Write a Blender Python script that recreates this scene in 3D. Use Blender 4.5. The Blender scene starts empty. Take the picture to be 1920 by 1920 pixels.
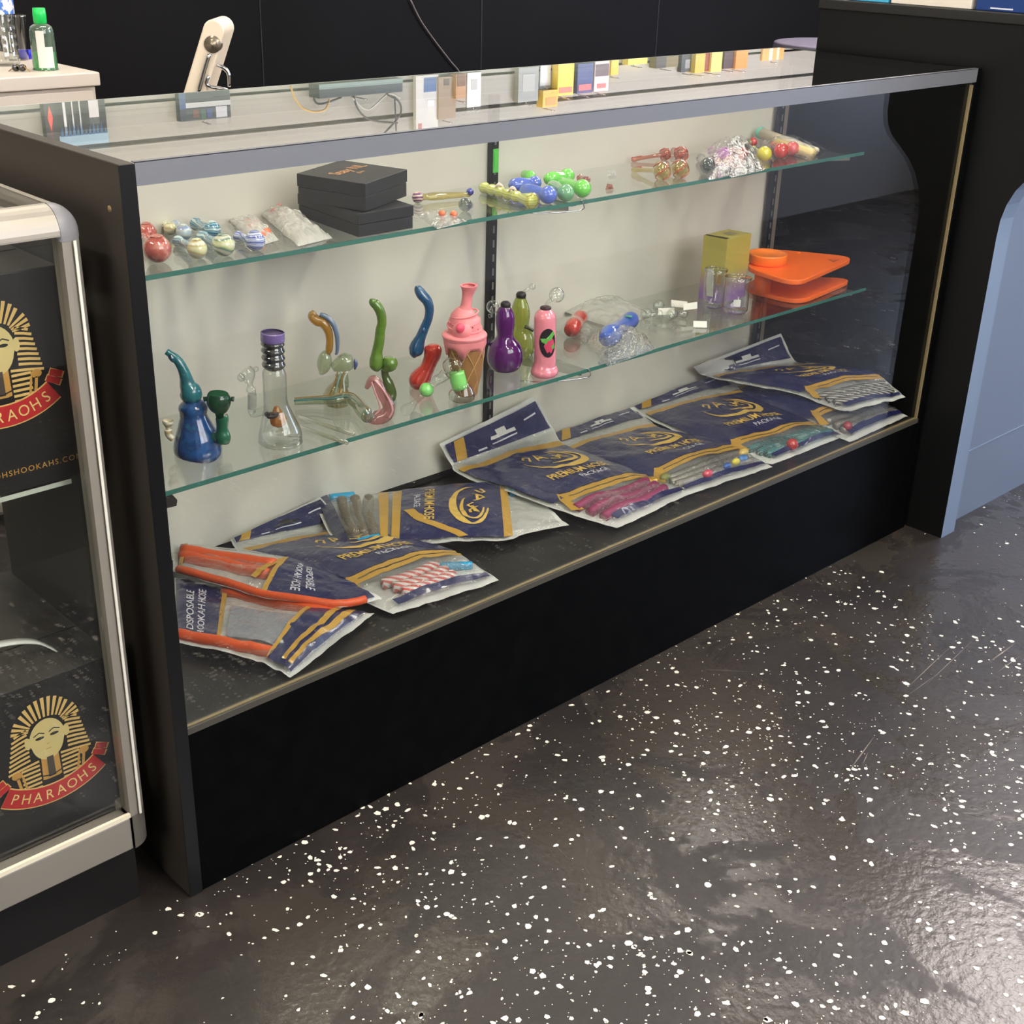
import bpy, bmesh, math, random
from mathutils import Vector, Matrix, noise

random.seed(7)
PI = math.pi
SC = bpy.context.scene
COL = SC.collection

# ------------------------------------------------------------------ camera
CAM = Vector((-0.6457988, -1.2676591, 1.2144698))
RM = Matrix(((0.72743074, 0.2709332, -0.6304282),
             (-0.68565776, 0.32287721, -0.65239845),
             (0.0267945, 0.90683268, 0.42063827)))
FPX = 2436.44
cd = bpy.data.cameras.new('camera')
cd.sensor_width = 36.0
cd.lens = FPX / 1920 * 36
cd.clip_start = 0.02
cam = bpy.data.objects.new('camera', cd)
cam.matrix_world = Matrix.Translation(CAM) @ RM.to_4x4()
COL.objects.link(cam)
SC.camera = cam

# ------------------------------------------------------------------ world, exposure
w = bpy.data.worlds.new('world'); SC.world = w; w.use_nodes = True
w.node_tree.nodes['Background'].inputs[0].default_value = (0.55, 0.56, 0.6, 1)
w.node_tree.nodes['Background'].inputs[1].default_value = 0.15
SC.view_settings.view_transform = 'Standard'
SC.view_settings.look = 'None'
SC.view_settings.gamma = 1
SC.view_settings.use_curve_mapping = False
SC.view_settings.exposure = 0.12
SC.cycles.max_bounces = 10
SC.cycles.transparent_max_bounces = 32
SC.cycles.caustics_reflective = False
SC.cycles.caustics_refractive = False
LAMP_WARM, LAMP_COOL, DAYLIGHT, LEFT_FILL, FRONT_FILL = 44.0, 21.0, 11.0, 9.0, 6.0

# ------------------------------------------------------------------ photo pixel -> place
def ray(u, v):
    return (RM @ Vector(((u - 960) / FPX, -(v - 960) / FPX, -1))).normalized()
def on(u, v, ax, val):
    d = ray(u, v)
    return CAM + d * ((val - CAM[ax]) / d[ax])
VD = -Vector((RM[0][2], RM[1][2], RM[2][2]))
NH = Vector((VD.x, VD.y, 0)).normalized()
RH = Vector((NH.y, -NH.x, 0))
def mpp(P):                                   # metres per photo pixel at a point
    return (P - CAM).dot(VD) / FPX
def vpl(u, v, P):                             # on the upright plane through P that faces the photographer
    d = ray(u, v)
    return CAM + d * ((P - CAM).dot(NH) / d.dot(NH))

# ------------------------------------------------------------------ materials
def newmat(name):
    m = bpy.data.materials.new(name); m.use_nodes = True
    nt = m.node_tree
    return m, nt, nt.nodes, nt.links
def lin(c):
    return tuple((x / 255 / 12.92) if x / 255 <= .04045 else ((x / 255 + .055) / 1.055) ** 2.4 for x in c)
def texco(nt, kind='Object', scale=None):
    t = nt.nodes.new('ShaderNodeTexCoord')
    return t.outputs[kind]
def add_bump(nt, bsdf, scale, strength, dist=0.002, detail=4, kind='Object'):
    n = nt.nodes.new('ShaderNodeTexNoise'); n.inputs['Scale'].default_value = scale; n.inputs['Detail'].default_value = detail
    nt.links.new(texco(nt, kind), n.inputs['Vector'])
    b = nt.nodes.new('ShaderNodeBump'); b.inputs['Strength'].default_value = strength; b.inputs['Distance'].default_value = dist
    nt.links.new(n.outputs['Fac'], b.inputs['Height'])
    nt.links.new(b.outputs['Normal'], bsdf.inputs['Normal'])
    return b
def M(name, rgb, rough=.45, metal=0., coat=0., spec=.5, bump=None, vary=None, trans=0., emit=0., sheen=0.):
    """rgb is sRGB 0-255; vary=(rgb2, scale, lo, hi): noise mix to a second colour"""
    m, nt, N, L = newmat(name)
    b = N['Principled BSDF']
    c = lin(rgb) + (1,)
    b.inputs['Base Color'].default_value = c
    b.inputs['Roughness'].default_value = rough
    b.inputs['Metallic'].default_value = metal
    b.inputs['Coat Weight'].default_value = coat
    b.inputs['Coat Roughness'].default_value = .05
    b.inputs['Specular IOR Level'].default_value = spec
    b.inputs['Transmission Weight'].default_value = trans
    if emit:
        b.inputs['Emission Color'].default_value = c
        b.inputs['Emission Strength'].default_value = emit
    if vary:
        rgb2, sc, lo, hi = vary
        n = N.new('ShaderNodeTexNoise'); n.inputs['Scale'].default_value = sc; n.inputs['Detail'].default_value = 5
        L.new(texco(nt), n.inputs['Vector'])
        r = N.new('ShaderNodeValToRGB')
        r.color_ramp.elements[0].position = lo; r.color_ramp.elements[0].color = c
        r.color_ramp.elements[1].position = hi; r.color_ramp.elements[1].color = lin(rgb2) + (1,)
        L.new(n.outputs['Fac'], r.inputs['Fac']); L.new(r.outputs['Color'], b.inputs['Base Color'])
    if bump:
        add_bump(nt, b, *bump)
    return m
def glass(name, tint=(255, 255, 255), r0=.04, p=5., edge=.75, edge_tint=None, rough=0., body=0., body_rgb=None, bump=None, fmax=1.):
    """see-through glass: transparent through, mirror-like by Fresnel, denser at its edges; body adds a coloured mass"""
    m, nt, N, L = newmat(name)
    N.remove(N['Principled BSDF'])
    out = N['Material Output']
    lw = N.new('ShaderNodeLayerWeight'); lw.inputs['Blend'].default_value = .5
    pw = N.new('ShaderNodeMath'); pw.operation = 'POWER'; pw.inputs[1].default_value = p
    L.new(lw.outputs['Facing'], pw.inputs[0])
    ma = N.new('ShaderNodeMapRange'); ma.inputs['To Min'].default_value = r0; ma.inputs['To Max'].default_value = fmax
    L.new(pw.outputs[0], ma.inputs['Value'])
    tr = N.new('ShaderNodeBsdfTransparent')
    mix = N.new('ShaderNodeMix'); mix.data_type = 'RGBA'
    t = lin(tint); e = lin(edge_tint) if edge_tint else tuple(x * edge for x in t)
    mix.inputs['A'].default_value = t + (1,); mix.inputs['B'].default_value = e + (1,)
    p2 = N.new('ShaderNodeMath'); p2.operation = 'POWER'; p2.inputs[1].default_value = 2.2
    L.new(lw.outputs['Facing'], p2.inputs[0]); L.new(p2.outputs[0], mix.inputs['Factor'])
    L.new(mix.outputs['Result'], tr.inputs['Color'])
    gl = N.new('ShaderNodeBsdfGlossy'); gl.inputs['Roughness'].default_value = rough
    gl.inputs['Color'].default_value = (1, 1, 1, 1)
    if bump:
        add_bump(nt, gl, *bump)
    base = tr.outputs[0]
    if body:
        df = N.new('ShaderNodeBsdfDiffuse'); df.inputs['Color'].default_value = lin(body_rgb or tint) + (1,)
        tl = N.new('ShaderNodeBsdfTranslucent'); tl.inputs['Color'].default_value = lin(body_rgb or tint) + (1,)
        a = N.new('ShaderNodeMixShader'); a.inputs[0].default_value = .4
        L.new(df.outputs[0], a.inputs[1]); L.new(tl.outputs[0], a.inputs[2])
        ms = N.new('ShaderNodeMixShader'); ms.inputs[0].default_value = body
        L.new(base, ms.inputs[1]); L.new(a.outputs[0], ms.inputs[2]); base = ms.outputs[0]
    fin = N.new('ShaderNodeMixShader')
    L.new(ma.outputs['Result'], fin.inputs[0]); L.new(base, fin.inputs[1]); L.new(gl.outputs[0], fin.inputs[2])
    L.new(fin.outputs[0], out.inputs['Surface'])
    return m
def swirl(name, cols, scale=60, dist=4., rough=.1, kind='WAVE', direction='Z', detail=2):
    """blown glass with streaks of several colours"""
    m, nt, N, L = newmat(name)
    b = N['Principled BSDF']; b.inputs['Roughness'].default_value = rough
    b.inputs['Coat Weight'].default_value = .8; b.inputs['Coat Roughness'].default_value = .03
    if kind == 'WAVE':
        n = N.new('ShaderNodeTexWave'); n.inputs['Scale'].default_value = scale; n.inputs['Distortion'].default_value = dist
        n.bands_direction = direction; n.inputs['Detail'].default_value = detail
    else:
        n = N.new('ShaderNodeTexNoise'); n.inputs['Scale'].default_value = scale; n.inputs['Detail'].default_value = 6
    L.new(texco(nt), n.inputs['Vector'])
    r = N.new('ShaderNodeValToRGB'); el = r.color_ramp.elements
    k = len(cols)
    lo, hi = (0., 1.) if kind == 'WAVE' else (.32, .68)
    el[0].position = lo; el[0].color = lin(cols[0]) + (1,)
    el[1].position = hi; el[1].color = lin(cols[-1]) + (1,)
    for i in range(1, k - 1):
        e = el.new(lo + (hi - lo) * i / (k - 1)); e.color = lin(cols[i]) + (1,)
    L.new(n.outputs['Fac'], r.inputs['Fac']); L.new(r.outputs['Color'], b.inputs['Base Color'])
    return m
def floor_mat():
    m, nt, N, L = newmat('sealed black floor')
    b = N['Principled BSDF']
    co = texco(nt)
    n1 = N.new('ShaderNodeTexNoise'); n1.inputs['Scale'].default_value = 3.2; n1.inputs['Detail'].default_value = 8; n1.inputs['Roughness'].default_value = .62
    L.new(co, n1.inputs['Vector'])
    r1 = N.new('ShaderNodeValToRGB')
    r1.color_ramp.elements[0].position = .3; r1.color_ramp.elements[0].color = lin((26, 22, 20)) + (1,)
    r1.color_ramp.elements[1].position = .72; r1.color_ramp.elements[1].color = lin((46, 40, 37)) + (1,)
    L.new(n1.outputs['Fac'], r1.inputs['Fac'])
    # worn sealer: glossy islands with ragged rims among duller floor
    n2 = N.new('ShaderNodeTexNoise'); n2.inputs['Scale'].default_value = 3.4; n2.inputs['Detail'].default_value = 12
    n2.inputs['Roughness'].default_value = .68; n2.inputs['Distortion'].default_value = .6
    L.new(co, n2.inputs['Vector'])
    r2 = N.new('ShaderNodeValToRGB')
    r2.color_ramp.elements[0].position = .50; r2.color_ramp.elements[0].color = (.46, .46, .46, 1)
    r2.color_ramp.elements[1].position = .53; r2.color_ramp.elements[1].color = (.26, .26, .26, 1)
    L.new(n2.outputs['Fac'], r2.inputs['Fac']); L.new(r2.outputs['Color'], b.inputs['Roughness'])
    wm = N.new('ShaderNodeMapRange'); wm.inputs['From Min'].default_value = .5; wm.inputs['From Max'].default_value = .54; wm.inputs['To Max'].default_value = .17
    L.new(n2.outputs['Fac'], wm.inputs['Value'])
    mc = N.new('ShaderNodeMix'); mc.data_type = 'RGBA'; mc.inputs['B'].default_value = lin((104, 98, 88)) + (1,)
    L.new(wm.outputs['Result'], mc.inputs['Factor']); L.new(r1.outputs['Color'], mc.inputs['A']); L.new(mc.outputs['Result'], b.inputs['Base Color'])
    n3 = N.new('ShaderNodeTexNoise'); n3.inputs['Scale'].default_value = 75; n3.inputs['Detail'].default_value = 3
    L.new(co, n3.inputs['Vector'])
    bu = N.new('ShaderNodeBump'); bu.inputs['Strength'].default_value = .45; bu.inputs['Distance'].default_value = .002
    L.new(n3.outputs['Fac'], bu.inputs['Height']); L.new(bu.outputs['Normal'], b.inputs['Normal'])
    b.inputs['Specular IOR Level'].default_value = .55
    return m

BLACK = M('black laminate', (3, 4, 5), .5, spec=.06, vary=((7, 8, 9), 30, .4, .7), bump=(400, .15, .0006))
BLACK_EDGE = M('black edge banding', (9, 10, 13), .3)
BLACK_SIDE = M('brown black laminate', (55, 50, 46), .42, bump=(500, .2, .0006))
ALU = M('satin aluminium', (118, 121, 128), .42, metal=.3, bump=(260, .08, .0004))
ALU_L = M('anodised aluminium', (156, 151, 142), .42, metal=.35)
CAP = M('grey plastic cap', (128, 128, 132), .35)
WHITE_IN = M('white back panel', (226, 222, 210), .4, vary=((218, 214, 202), 5, .3, .7))
PANE = glass('clear pane', (253, 254, 253), r0=.044, edge=.98)
PANE_TOP = glass('clear counter glass', (251, 253, 252), r0=.035, p=3.0, edge=.97)
SHELF_G = glass('shelf glass', (250, 253, 251), r0=.045, p=4.2, edge=.95)
EDGE_G = M('green glass edge', (56, 112, 100), .15, coat=.2)
EDGE_T = M('pale glass edge', (196, 205, 192), .2, coat=.5)
TAN = M('tan edge line', (132, 118, 86), .5)
CHROME = M('chrome', (205, 205, 208), .08, metal=1)
STEEL = M('dark steel', (38, 38, 42), .35, metal=.6)
SLOT = M('slot', (112, 112, 112), .5)

# ------------------------------------------------------------------ mesh helpers
class G:
    def __init__(s): s.v = []; s.f = []; s.m = []; s.sm = []
    def add(s, vs, fs, mi=0, smooth=True):
        o = len(s.v); s.v += [tuple(x) for x in vs]
        for f in fs: s.f.append([i + o for i in f]); s.m.append(mi); s.sm.append(smooth)
        return s
    def box(s, a, b, mi=0):
        x0, y0, z0 = a; x1, y1, z1 = b
        s.add([(x0, y0, z0), (x1, y0, z0), (x1, y1, z0), (x0, y1, z0), (x0, y0, z1), (x1, y0, z1), (x1, y1, z1), (x0, y1, z1)],
              [(0, 3, 2, 1), (4, 5, 6, 7), (0, 1, 5, 4), (1, 2, 6, 5), (2, 3, 7, 6), (3, 0, 4, 7)], mi, False)
        return s
    def obox(s, c, ax, ay, az, mi=0):           # oriented box: centre and three half axes
        c, ax, ay, az = map(Vector, (c, ax, ay, az))
        vs = [c + ax * i + ay * j + az * k for k in (-1, 1) for j in (-1, 1) for i in (-1, 1)]
        s.add(vs, [(0, 2, 3, 1), (4, 5, 7, 6), (0, 1, 5, 4), (1, 3, 7, 5), (3, 2, 6, 7), (2, 0, 4, 6)], mi, False)
        return s
    def tube(s, path, radii, n=16, caps=True, mi=0, flat=1.):
        path = [Vector(p) for p in path]
        if not hasattr(radii, '__len__'): radii = [radii] * len(path)
        rings = []; prev = None; pt = None
        for i, p in enumerate(path):
            a = path[max(i - 1, 0)]; b = path[min(i + 1, len(path) - 1)]
            t = (b - a)
            if t.length < 1e-9: t = Vector((0, 0, 1))
            t.normalize()
            if pt is not None and t.dot(pt) < 0: t = -t
            pt = t
            if prev is None:
                ref = Vector((0, 0, 1)) if abs(t.z) < .9 else Vector((1, 0, 0))
                x = ref.cross(t).normalized()
            else:
                x = (prev - t * prev.dot(t)).normalized()
            prev = x; y = t.cross(x)
            rings.append([p + x * (radii[i] * math.cos(2 * PI * k / n)) + y * (radii[i] * flat * math.sin(2 * PI * k / n)) for k in range(n)])
        vs = [q for r in rings for q in r]; fs = []
        for i in range(len(rings) - 1):
            for k in range(n):
                fs.append((i * n + k, i * n + (k + 1) % n, (i + 1) * n + (k + 1) % n, (i + 1) * n + k))
        if caps:
            if radii[0] > 1e-6: fs.append(tuple(range(n - 1, -1, -1)))
            if radii[-1] > 1e-6: fs.append(tuple((len(rings) - 1) * n + k for k in range(n)))
        s.add(vs, fs, mi)
        return s
    def ball(s, c, r, n=18, m=12, mi=0, sq=(1, 1, 1)):
        c = Vector(c)
        vs = [c + Vector((0, 0, -r * sq[2]))]; fs = []
        for j in range(1, m):
            t = PI * j / m
            for k in range(n):
                a = 2 * PI * k / n
                vs.append(c + Vector((r * sq[0] * math.sin(t) * math.cos(a), r * sq[1] * math.sin(t) * math.sin(a), -r * sq[2] * math.cos(t))))
        vs.append(c + Vector((0, 0, r * sq[2]))); top = len(vs) - 1
        for k in range(n):
            fs.append((0, 1 + (k + 1) % n, 1 + k))
            fs.append((top, top - n + k, top - n + (k + 1) % n))
            for j in range(m - 2):
                a = 1 + j * n
                fs.append((a + k, a + (k + 1) % n, a + n + (k + 1) % n, a + n + k))
        s.add(vs, fs, mi)
        return s
    def prism(s, poly, o, ex, ey, ez, mi=0, mi_side=None):   # polygon in (ex,ey), thickness along ez
        o, ex, ey, ez = map(Vector, (o, ex, ey, ez)); n = len(poly)
        vs = [o + ex * x + ey * y for x, y in poly] + [o + ex * x + ey * y + ez for x, y in poly]
        fs = [tuple(range(n - 1, -1, -1)), tuple(range(n, 2 * n))]
        s.add(vs, fs, mi, False)
        s.add(vs, [(i, (i + 1) % n, n + (i + 1) % n, n + i) for i in range(n)], mi if mi_side is None else mi_side, False)
        return s
    def build(s, name, mats, parent=None, bevel=0., local=None):
        me = bpy.data.meshes.new(name)
        vs = s.v
        if local is not None: vs = [tuple(Vector(v) - local) for v in vs]
        me.from_pydata(vs, [], s.f)
        if not isinstance(mats, (list, tuple)): mats = [mats]
        for m in mats: me.materials.append(m)
        me.polygons.foreach_set('material_index', s.m)
        me.polygons.foreach_set('use_smooth', s.sm)
        bm = bmesh.new(); bm.from_mesh(me)
        bmesh.ops.remove_doubles(bm, verts=bm.verts, dist=1e-7)
        bmesh.ops.recalc_face_normals(bm, faces=bm.faces); bm.to_mesh(me); bm.free()
        o = bpy.data.objects.new(name, me); COL.objects.link(o)
        if parent is not None: o.parent = parent
        if bevel:
            b = o.modifiers.new('bevel', 'BEVEL'); b.width = bevel; b.segments = 3; b.limit_method = 'ANGLE'
            for p in me.polygons: p.use_smooth = True
            o.modifiers.new('wn', 'WEIGHTED_NORMAL')
        return o
def tag(o, label=None, cat=None, group=None, kind=None):
    if label: o['label'] = label
    if cat: o['category'] = cat
    if group: o['group'] = group
    if kind: o['kind'] = kind
    return o
def thing(name, label, cat, loc=(0, 0, 0), group=None):
    o = bpy.data.objects.new(name, None); COL.objects.link(o); o.location = loc
    o.empty_display_size = .05
    return tag(o, label, cat, group)
def struct(name, geo, mat, parent=None, bevel=0):
    o = geo.build(name, mat, parent, bevel)
    if parent is None: o['kind'] = 'structure'
    return o
def smooth_path(pts, k=6):
    """Catmull-Rom through tuples of any length"""
    out = []
    n = len(pts)
    for i in range(n - 1):
        p0 = pts[max(i - 1, 0)]; p1 = pts[i]; p2 = pts[i + 1]; p3 = pts[min(i + 2, n - 1)]
        for j in range(k):
            t = j / k
            out.append(tuple(.5 * (2 * b + (c - a) * t + (2 * a - 5 * b + 4 * c - d) * t * t + (3 * b - a - 3 * c + d) * t ** 3)
                             for a, b, c, d in zip(p0, p1, p2, p3)))
    out.append(tuple(pts[-1]))
    return out
_tc = {}
def text_mesh(s, bold=0., space=1.):
    """verts (x,y) and faces of a line of lettering, cap height about .7, centred on x"""
    key = (s, bold, space)
    if key in _tc: return _tc[key]
    cu = bpy.data.curves.new('lettering', 'FONT'); cu.body = s; cu.align_x = 'CENTER'; cu.size = 1; cu.offset = bold
    cu.space_character = space; cu.resolution_u = 3
    ob = bpy.data.objects.new('lettering', cu); COL.objects.link(ob)
    dg = bpy.context.evaluated_depsgraph_get()
    me = bpy.data.meshes.new_from_object(ob.evaluated_get(dg))
    r = ([(v.co.x, v.co.y) for v in me.vertices], [tuple(p.vertices) for p in me.polygons])
    bpy.data.objects.remove(ob); bpy.data.curves.remove(cu); bpy.data.meshes.remove(me)
    _tc[key] = r
    return r
def text_on(g, s, o, ex, ey, size, bold=.0, mi=0, space=1.):
    """lettering laid on a plane: baseline centre o, unit vectors ex, ey"""
    vs, fs = text_mesh(s, bold, space); o, ex, ey = Vector(o), Vector(ex), Vector(ey)
    g.add([o + ex * (x * size) + ey * (y * size) for x, y in vs], fs, mi, False)
    return g

# ------------------------------------------------------------------ the room
H, LEN, DEP = .965, 1.785, .455
RX0, RX1, RY0, RY1, RZ = -3.0, 5.4, -2.1, 1.9, 2.7
FLOOR = floor_mat()
floor = struct('floor', G().box((RX0, RY0, -.05), (RX1, RY1, 0)), FLOOR)
# paint flakes scattered in the sealer: thin chips, real pieces
def flakes():
    g = G()
    rnd = random.Random(3)
    n = 0
    while n < 8200:
        x = rnd.uniform(-.9, 3.6); y = rnd.uniform(-1.15, .02)
        if n > 6600: x = rnd.uniform(.6, 5.2); y = rnd.uniform(-2.08, -1.1)
        P = Vector((x, y, 0)); d = P - CAM
        u = 960 + FPX * d.dot(Vector((RM[0][0], RM[1][0], RM[2][0]))) / d.dot(VD)
        dens = .55 + .9 * noise.noise(Vector((x * 2.6, y * 2.6, 3.1)))
        # thick in front of the case, thinning out to the left and towards the far aisle
        dens *= 1.35 if -.2 < x < 1.15 and y > -.75 else .7
        if x < -.02: dens *= .45
        if x > 1.5: dens *= .35
        if rnd.random() > dens: continue
        r = .0009 + .0050 * rnd.random() ** 3.6
        if x > 1.3: r *= 1.15
        k = rnd.randint(5, 7); a0 = rnd.random() * 6.3; st = rnd.uniform(.5, 1.); ang = rnd.random() * 6.3
        vs = []
        for i in range(k):
            a = a0 + 2 * PI * i / k; rr = r * rnd.uniform(.65, 1.2)
            px, py = rr * math.cos(a), rr * math.sin(a) * st
            vs.append((x + px * math.cos(ang) - py * math.sin(ang), y + px * math.sin(ang) + py * math.cos(ang), .0005))
        g.add(vs, [tuple(range(k))], 0, False)
        n += 1
    o = g.build('paint_flakes', M('cream paint flake', (236, 228, 212), .45), floor)
    o['kind'] = 'stuff'
flakes()
def scuffs():
    rnd = random.Random(11); g = G()
    def fp(u, v): P = on(u, v, 2, .0004); return P
    for (u0, v0, u1, v1, w_) in ((1850, 1245, 1905, 1205, .003), (1868, 1262, 1915, 1228, .002), (1592, 1445, 1640, 1380, .0022), (1618, 1432, 1628, 1410, .0015), (1690, 1300, 1790, 1205, .0016), (1700, 1305, 1760, 1262, .0012), (1730, 1290, 1830, 1195, .0014), (1320, 1255, 1410, 1260, .0012)):
        a, b_ = fp(u0, v0), fp(u1, v1); d = (b_ - a).normalized(); n_ = Vector((-d.y, d.x, 0)) * w_ / 2
        m_ = a.lerp(b_, .5)
        g.add([a, m_ - n_, b_, m_ + n_], [(0, 1, 2, 3)], 0, False)
    o = g.build('scuff_marks', M('pale scuff', (120, 112, 104), .4), floor); o['kind'] = 'stuff'
scuffs()
WALLB = M('black painted wall', (8, 7, 7), .6, spec=.12, vary=((13, 12, 12), 3, .3, .7), bump=(60, .15, .001))
WALLW = M('white slatwall', (164, 160, 149), .5)
WALLD = M('charcoal wall', (70, 72, 76), .6)
CEIL = M('ceiling tile', (205, 203, 196), .8)
wb = struct('wall_back', G().box((RX0, RY1, 0), (RX1, RY1 + .05, RZ)), WALLB)
# white slat boards fixed over the black wall above counter height
zz = 1.09; k = 0
while zz < 2.4:
    G().box((RX0 + .02, RY1 - .018, zz), (RX1 - .02, RY1, zz + (.088 if k else .092))).build('slat', WALLW, wb)
    zz += .1; k += 1
# seams and scuffs of the black wall
for x0, x1, z0, z1 in ((2.22, 2.224, .6, 1.085), (1.42, 1.423, .6, 1.085), (3.05, 3.054, .6, 1.085)):
    G().box((x0, RY1 - .0012, z0), (x1, RY1 + .001, z1)).build('seam', M('wall seam', (10, 10, 11), .6), wb)
struct('wall_front', G().box((RX0, RY0 - .05, 0), (RX1, RY0, RZ)), M('grey wall', (146, 147, 150), .6))
struct('wall_left', G().box((RX0 - .05, RY0, 0), (RX0, RY1, RZ)), WALLD)
wr = struct('wall_right', G().box((RX1, RY0, 0), (RX1 + .05, RY1, RZ)), WALLD)
struct('ceiling', G().box((RX0, RY0, RZ), (RX1, RY1, RZ + .05)), CEIL)
# shop window on the right that lets daylight in
wn = struct('window_1', G().box((RX1 - .03, -2.0, .5), (RX1 - .005, -.3, 2.5)).box((RX1 - .045, -1.18, .5), (RX1 - .03, -1.12, 2.5)), ALU)
dm = M('daylight pane', (206, 222, 255), .3, emit=DAYLIGHT)
# unseen glowing window added across the aisle to light the case from the front
w3 = struct('fill_window_front', G().box((-.25, RY0 + .005, 1.1), (1.45, RY0 + .03, 2.4)).box((.58, RY0 + .03, 1.1), (.62, RY0 + .045, 2.4)), ALU)
dm3 = M('front fill pane', (250, 250, 255), .3, emit=FRONT_FILL)
G().box((-.2, RY0 + .031, 1.15), (.56, RY0 + .035, 2.35)).build('pane', dm3, w3)
G().box((.64, RY0 + .031, 1.15), (1.4, RY0 + .035, 2.35)).build('pane', dm3, w3)
# unseen glowing window added on the left for warm highlights and brightness
w2 = struct('fill_window_left', G().box((RX0 + .005, -1.7, .9), (RX0 + .03, -.35, 2.4)).box((RX0 + .03, -1.04, .9), (RX0 + .045, -1.0, 2.4)), ALU)
dm2 = M('left fill pane', (255, 246, 232), .3, emit=LEFT_FILL)
G().box((RX0 + .031, -1.65, .95), (RX0 + .035, -1.06, 2.35)).build('pane', dm2, w2)
G().box((RX0 + .031, -.98, .95), (RX0 + .035, -.40, 2.35)).build('pane', dm2, w2)
G().box((RX1 - .035, -1.95, .55), (RX1 - .031, -1.2, 2.45)).build('pane', dm, wn)
G().box((RX1 - .035, -1.1, .55), (RX1 - .031, -.35, 2.45)).build('pane', dm, wn)

def ceiling_light(x, y, sx, sy, warm, label):
    t = thing('ceiling_light', label, 'light', (x, y, RZ))
    em = M('lit diffuser', (255, 244, 226) if warm else (255, 243, 238), .4, emit=LAMP_WARM if warm else LAMP_COOL)
    G().box((-sx, -sy, -.03), (sx, sy, -.02)).build('diffuser', em, t)
    g = G()
    for a, b in (((-sx - .02, -sy - .02, -.035), (sx + .02, -sy, 0)), ((-sx - .02, sy, -.035), (sx + .02, sy + .02, 0)),
                 ((-sx - .02, -sy, -.035), (-sx, sy, 0)), ((sx, -sy, -.035), (sx + .02, sy, 0))):
        g.box(a, b)
    g.build('frame', ALU_L, t)
ceiling_light(-1.3, .45, .10, .6, True, 'warm ceiling light panel behind the silver framed case')
ceiling_light(.25, -1.2, .10, .6, True, 'narrow ceiling light before the middle of the display case')
ceiling_light(1.75, -1.3, .10, .6, True, 'ceiling light panel over the speckled aisle')
ceiling_light(3.45, 1.3, .4, .4, False, 'square ceiling light panel near the slat wall corner')
ceiling_light(3.65, -.25, .5, .7, False, 'ceiling light panel before the shop window')
ceiling_light(.9, 1.25, .6, .07, True, 'ceiling light panel above the space behind the counter')

# ------------------------------------------------------------------ the black display case
T = .018
ZK, ZD = .251, .258
case = thing('display_case', 'long black display case with glass front, glass top and two glass shelves', 'display case', (LEN / 2, DEP / 2, 0))
CO = Vector(case.location)
def cpart(name, g, mat, bevel=0, parent=case): return g.build(name, mat, parent, bevel, CO)
o = cpart('end_panel', G().box((0, 0, 0), (T, DEP, H)), [BLACK_SIDE], .0015)
cpart('edge_band', G().box((-.0003, -.0012, .001), (T + .0003, 0, H - .001)), BLACK_EDGE)
# screw hole cap on the outer face
cpart('screw_cap', G().tube([(-.0008, .028, .915), (.002, .028, .915)], .0035, 14), M('pale wood plug', (150, 122, 84), .5))
o = cpart('end_panel', G().box((LEN - T, 0, 0), (LEN, DEP, H)), [BLACK], .0015)
cpart('kick_panel', G().box((T, .0008, 0), (LEN - T, T, ZK)), [BLACK], .0008)
cpart('kick_panel', G().box((T, DEP - T, 0), (LEN - T, DEP, ZK)), [BLACK])
cpart('deck', G().box((T, .003, ZK - .016), (LEN - T, .43, ZD)), M('black deck', (15, 16, 16), .3, bump=(300, .1, .0005)))
cpart('glass_channel', G().box((T, .0004, ZK), (LEN - T, .013, ZD + .002)), M('clear grey channel', (72, 70, 64), .35))
cpart('channel_line', G().box((T, .004, ZD + .002), (LEN - T, .009, ZD + .0032)), TAN)
cpart('glass_edge_line', G().box((LEN - T - .0035, .003, ZD + .002), (LEN - T, .009, H - .03)), TAN)
cpart('front_glass', G().box((T, .004, ZD), (LEN - T - .003, .0095, H - .012)), PANE)
cpart('top_glass', G().box((T, .002, H - .0085), (LEN - T, DEP, H - .0005)), PANE_TOP)
cpart('glass_back_edge', G().box((T, DEP - .0005, H - .0085), (LEN - T, DEP + .0008, H - .0004)), EDGE_T)
cpart('front_rail', G().box((T, -.0012, H - .024), (LEN - T, .0, H + .0008)).box((T, -.0012, H + .0), (LEN - T, .006, H + .0012)), ALU)
cpart('back_rail', G().box((T, DEP - .028, H - .034), (LEN - T, DEP, H - .0095)), M('grey rail', (128, 130, 122), .4))
# two back doors
cpart('sliding_door', G().box((T, .424, ZD), (.915, .432, H - .034)), WHITE_IN)
cpart('sliding_door', G().box((.895, .433, ZD), (LEN - T, .441, H - .034)), WHITE_IN)
cpart('corner_post', G().box((LEN - T - .016, .415, ZD), (LEN - T, .433, H - .034)), M('taupe post', (128, 116, 106), .45))
cpart('door_track', G().box((T, .405, ZD), (LEN - T, .424, ZD + .004)), BLACK)
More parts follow.
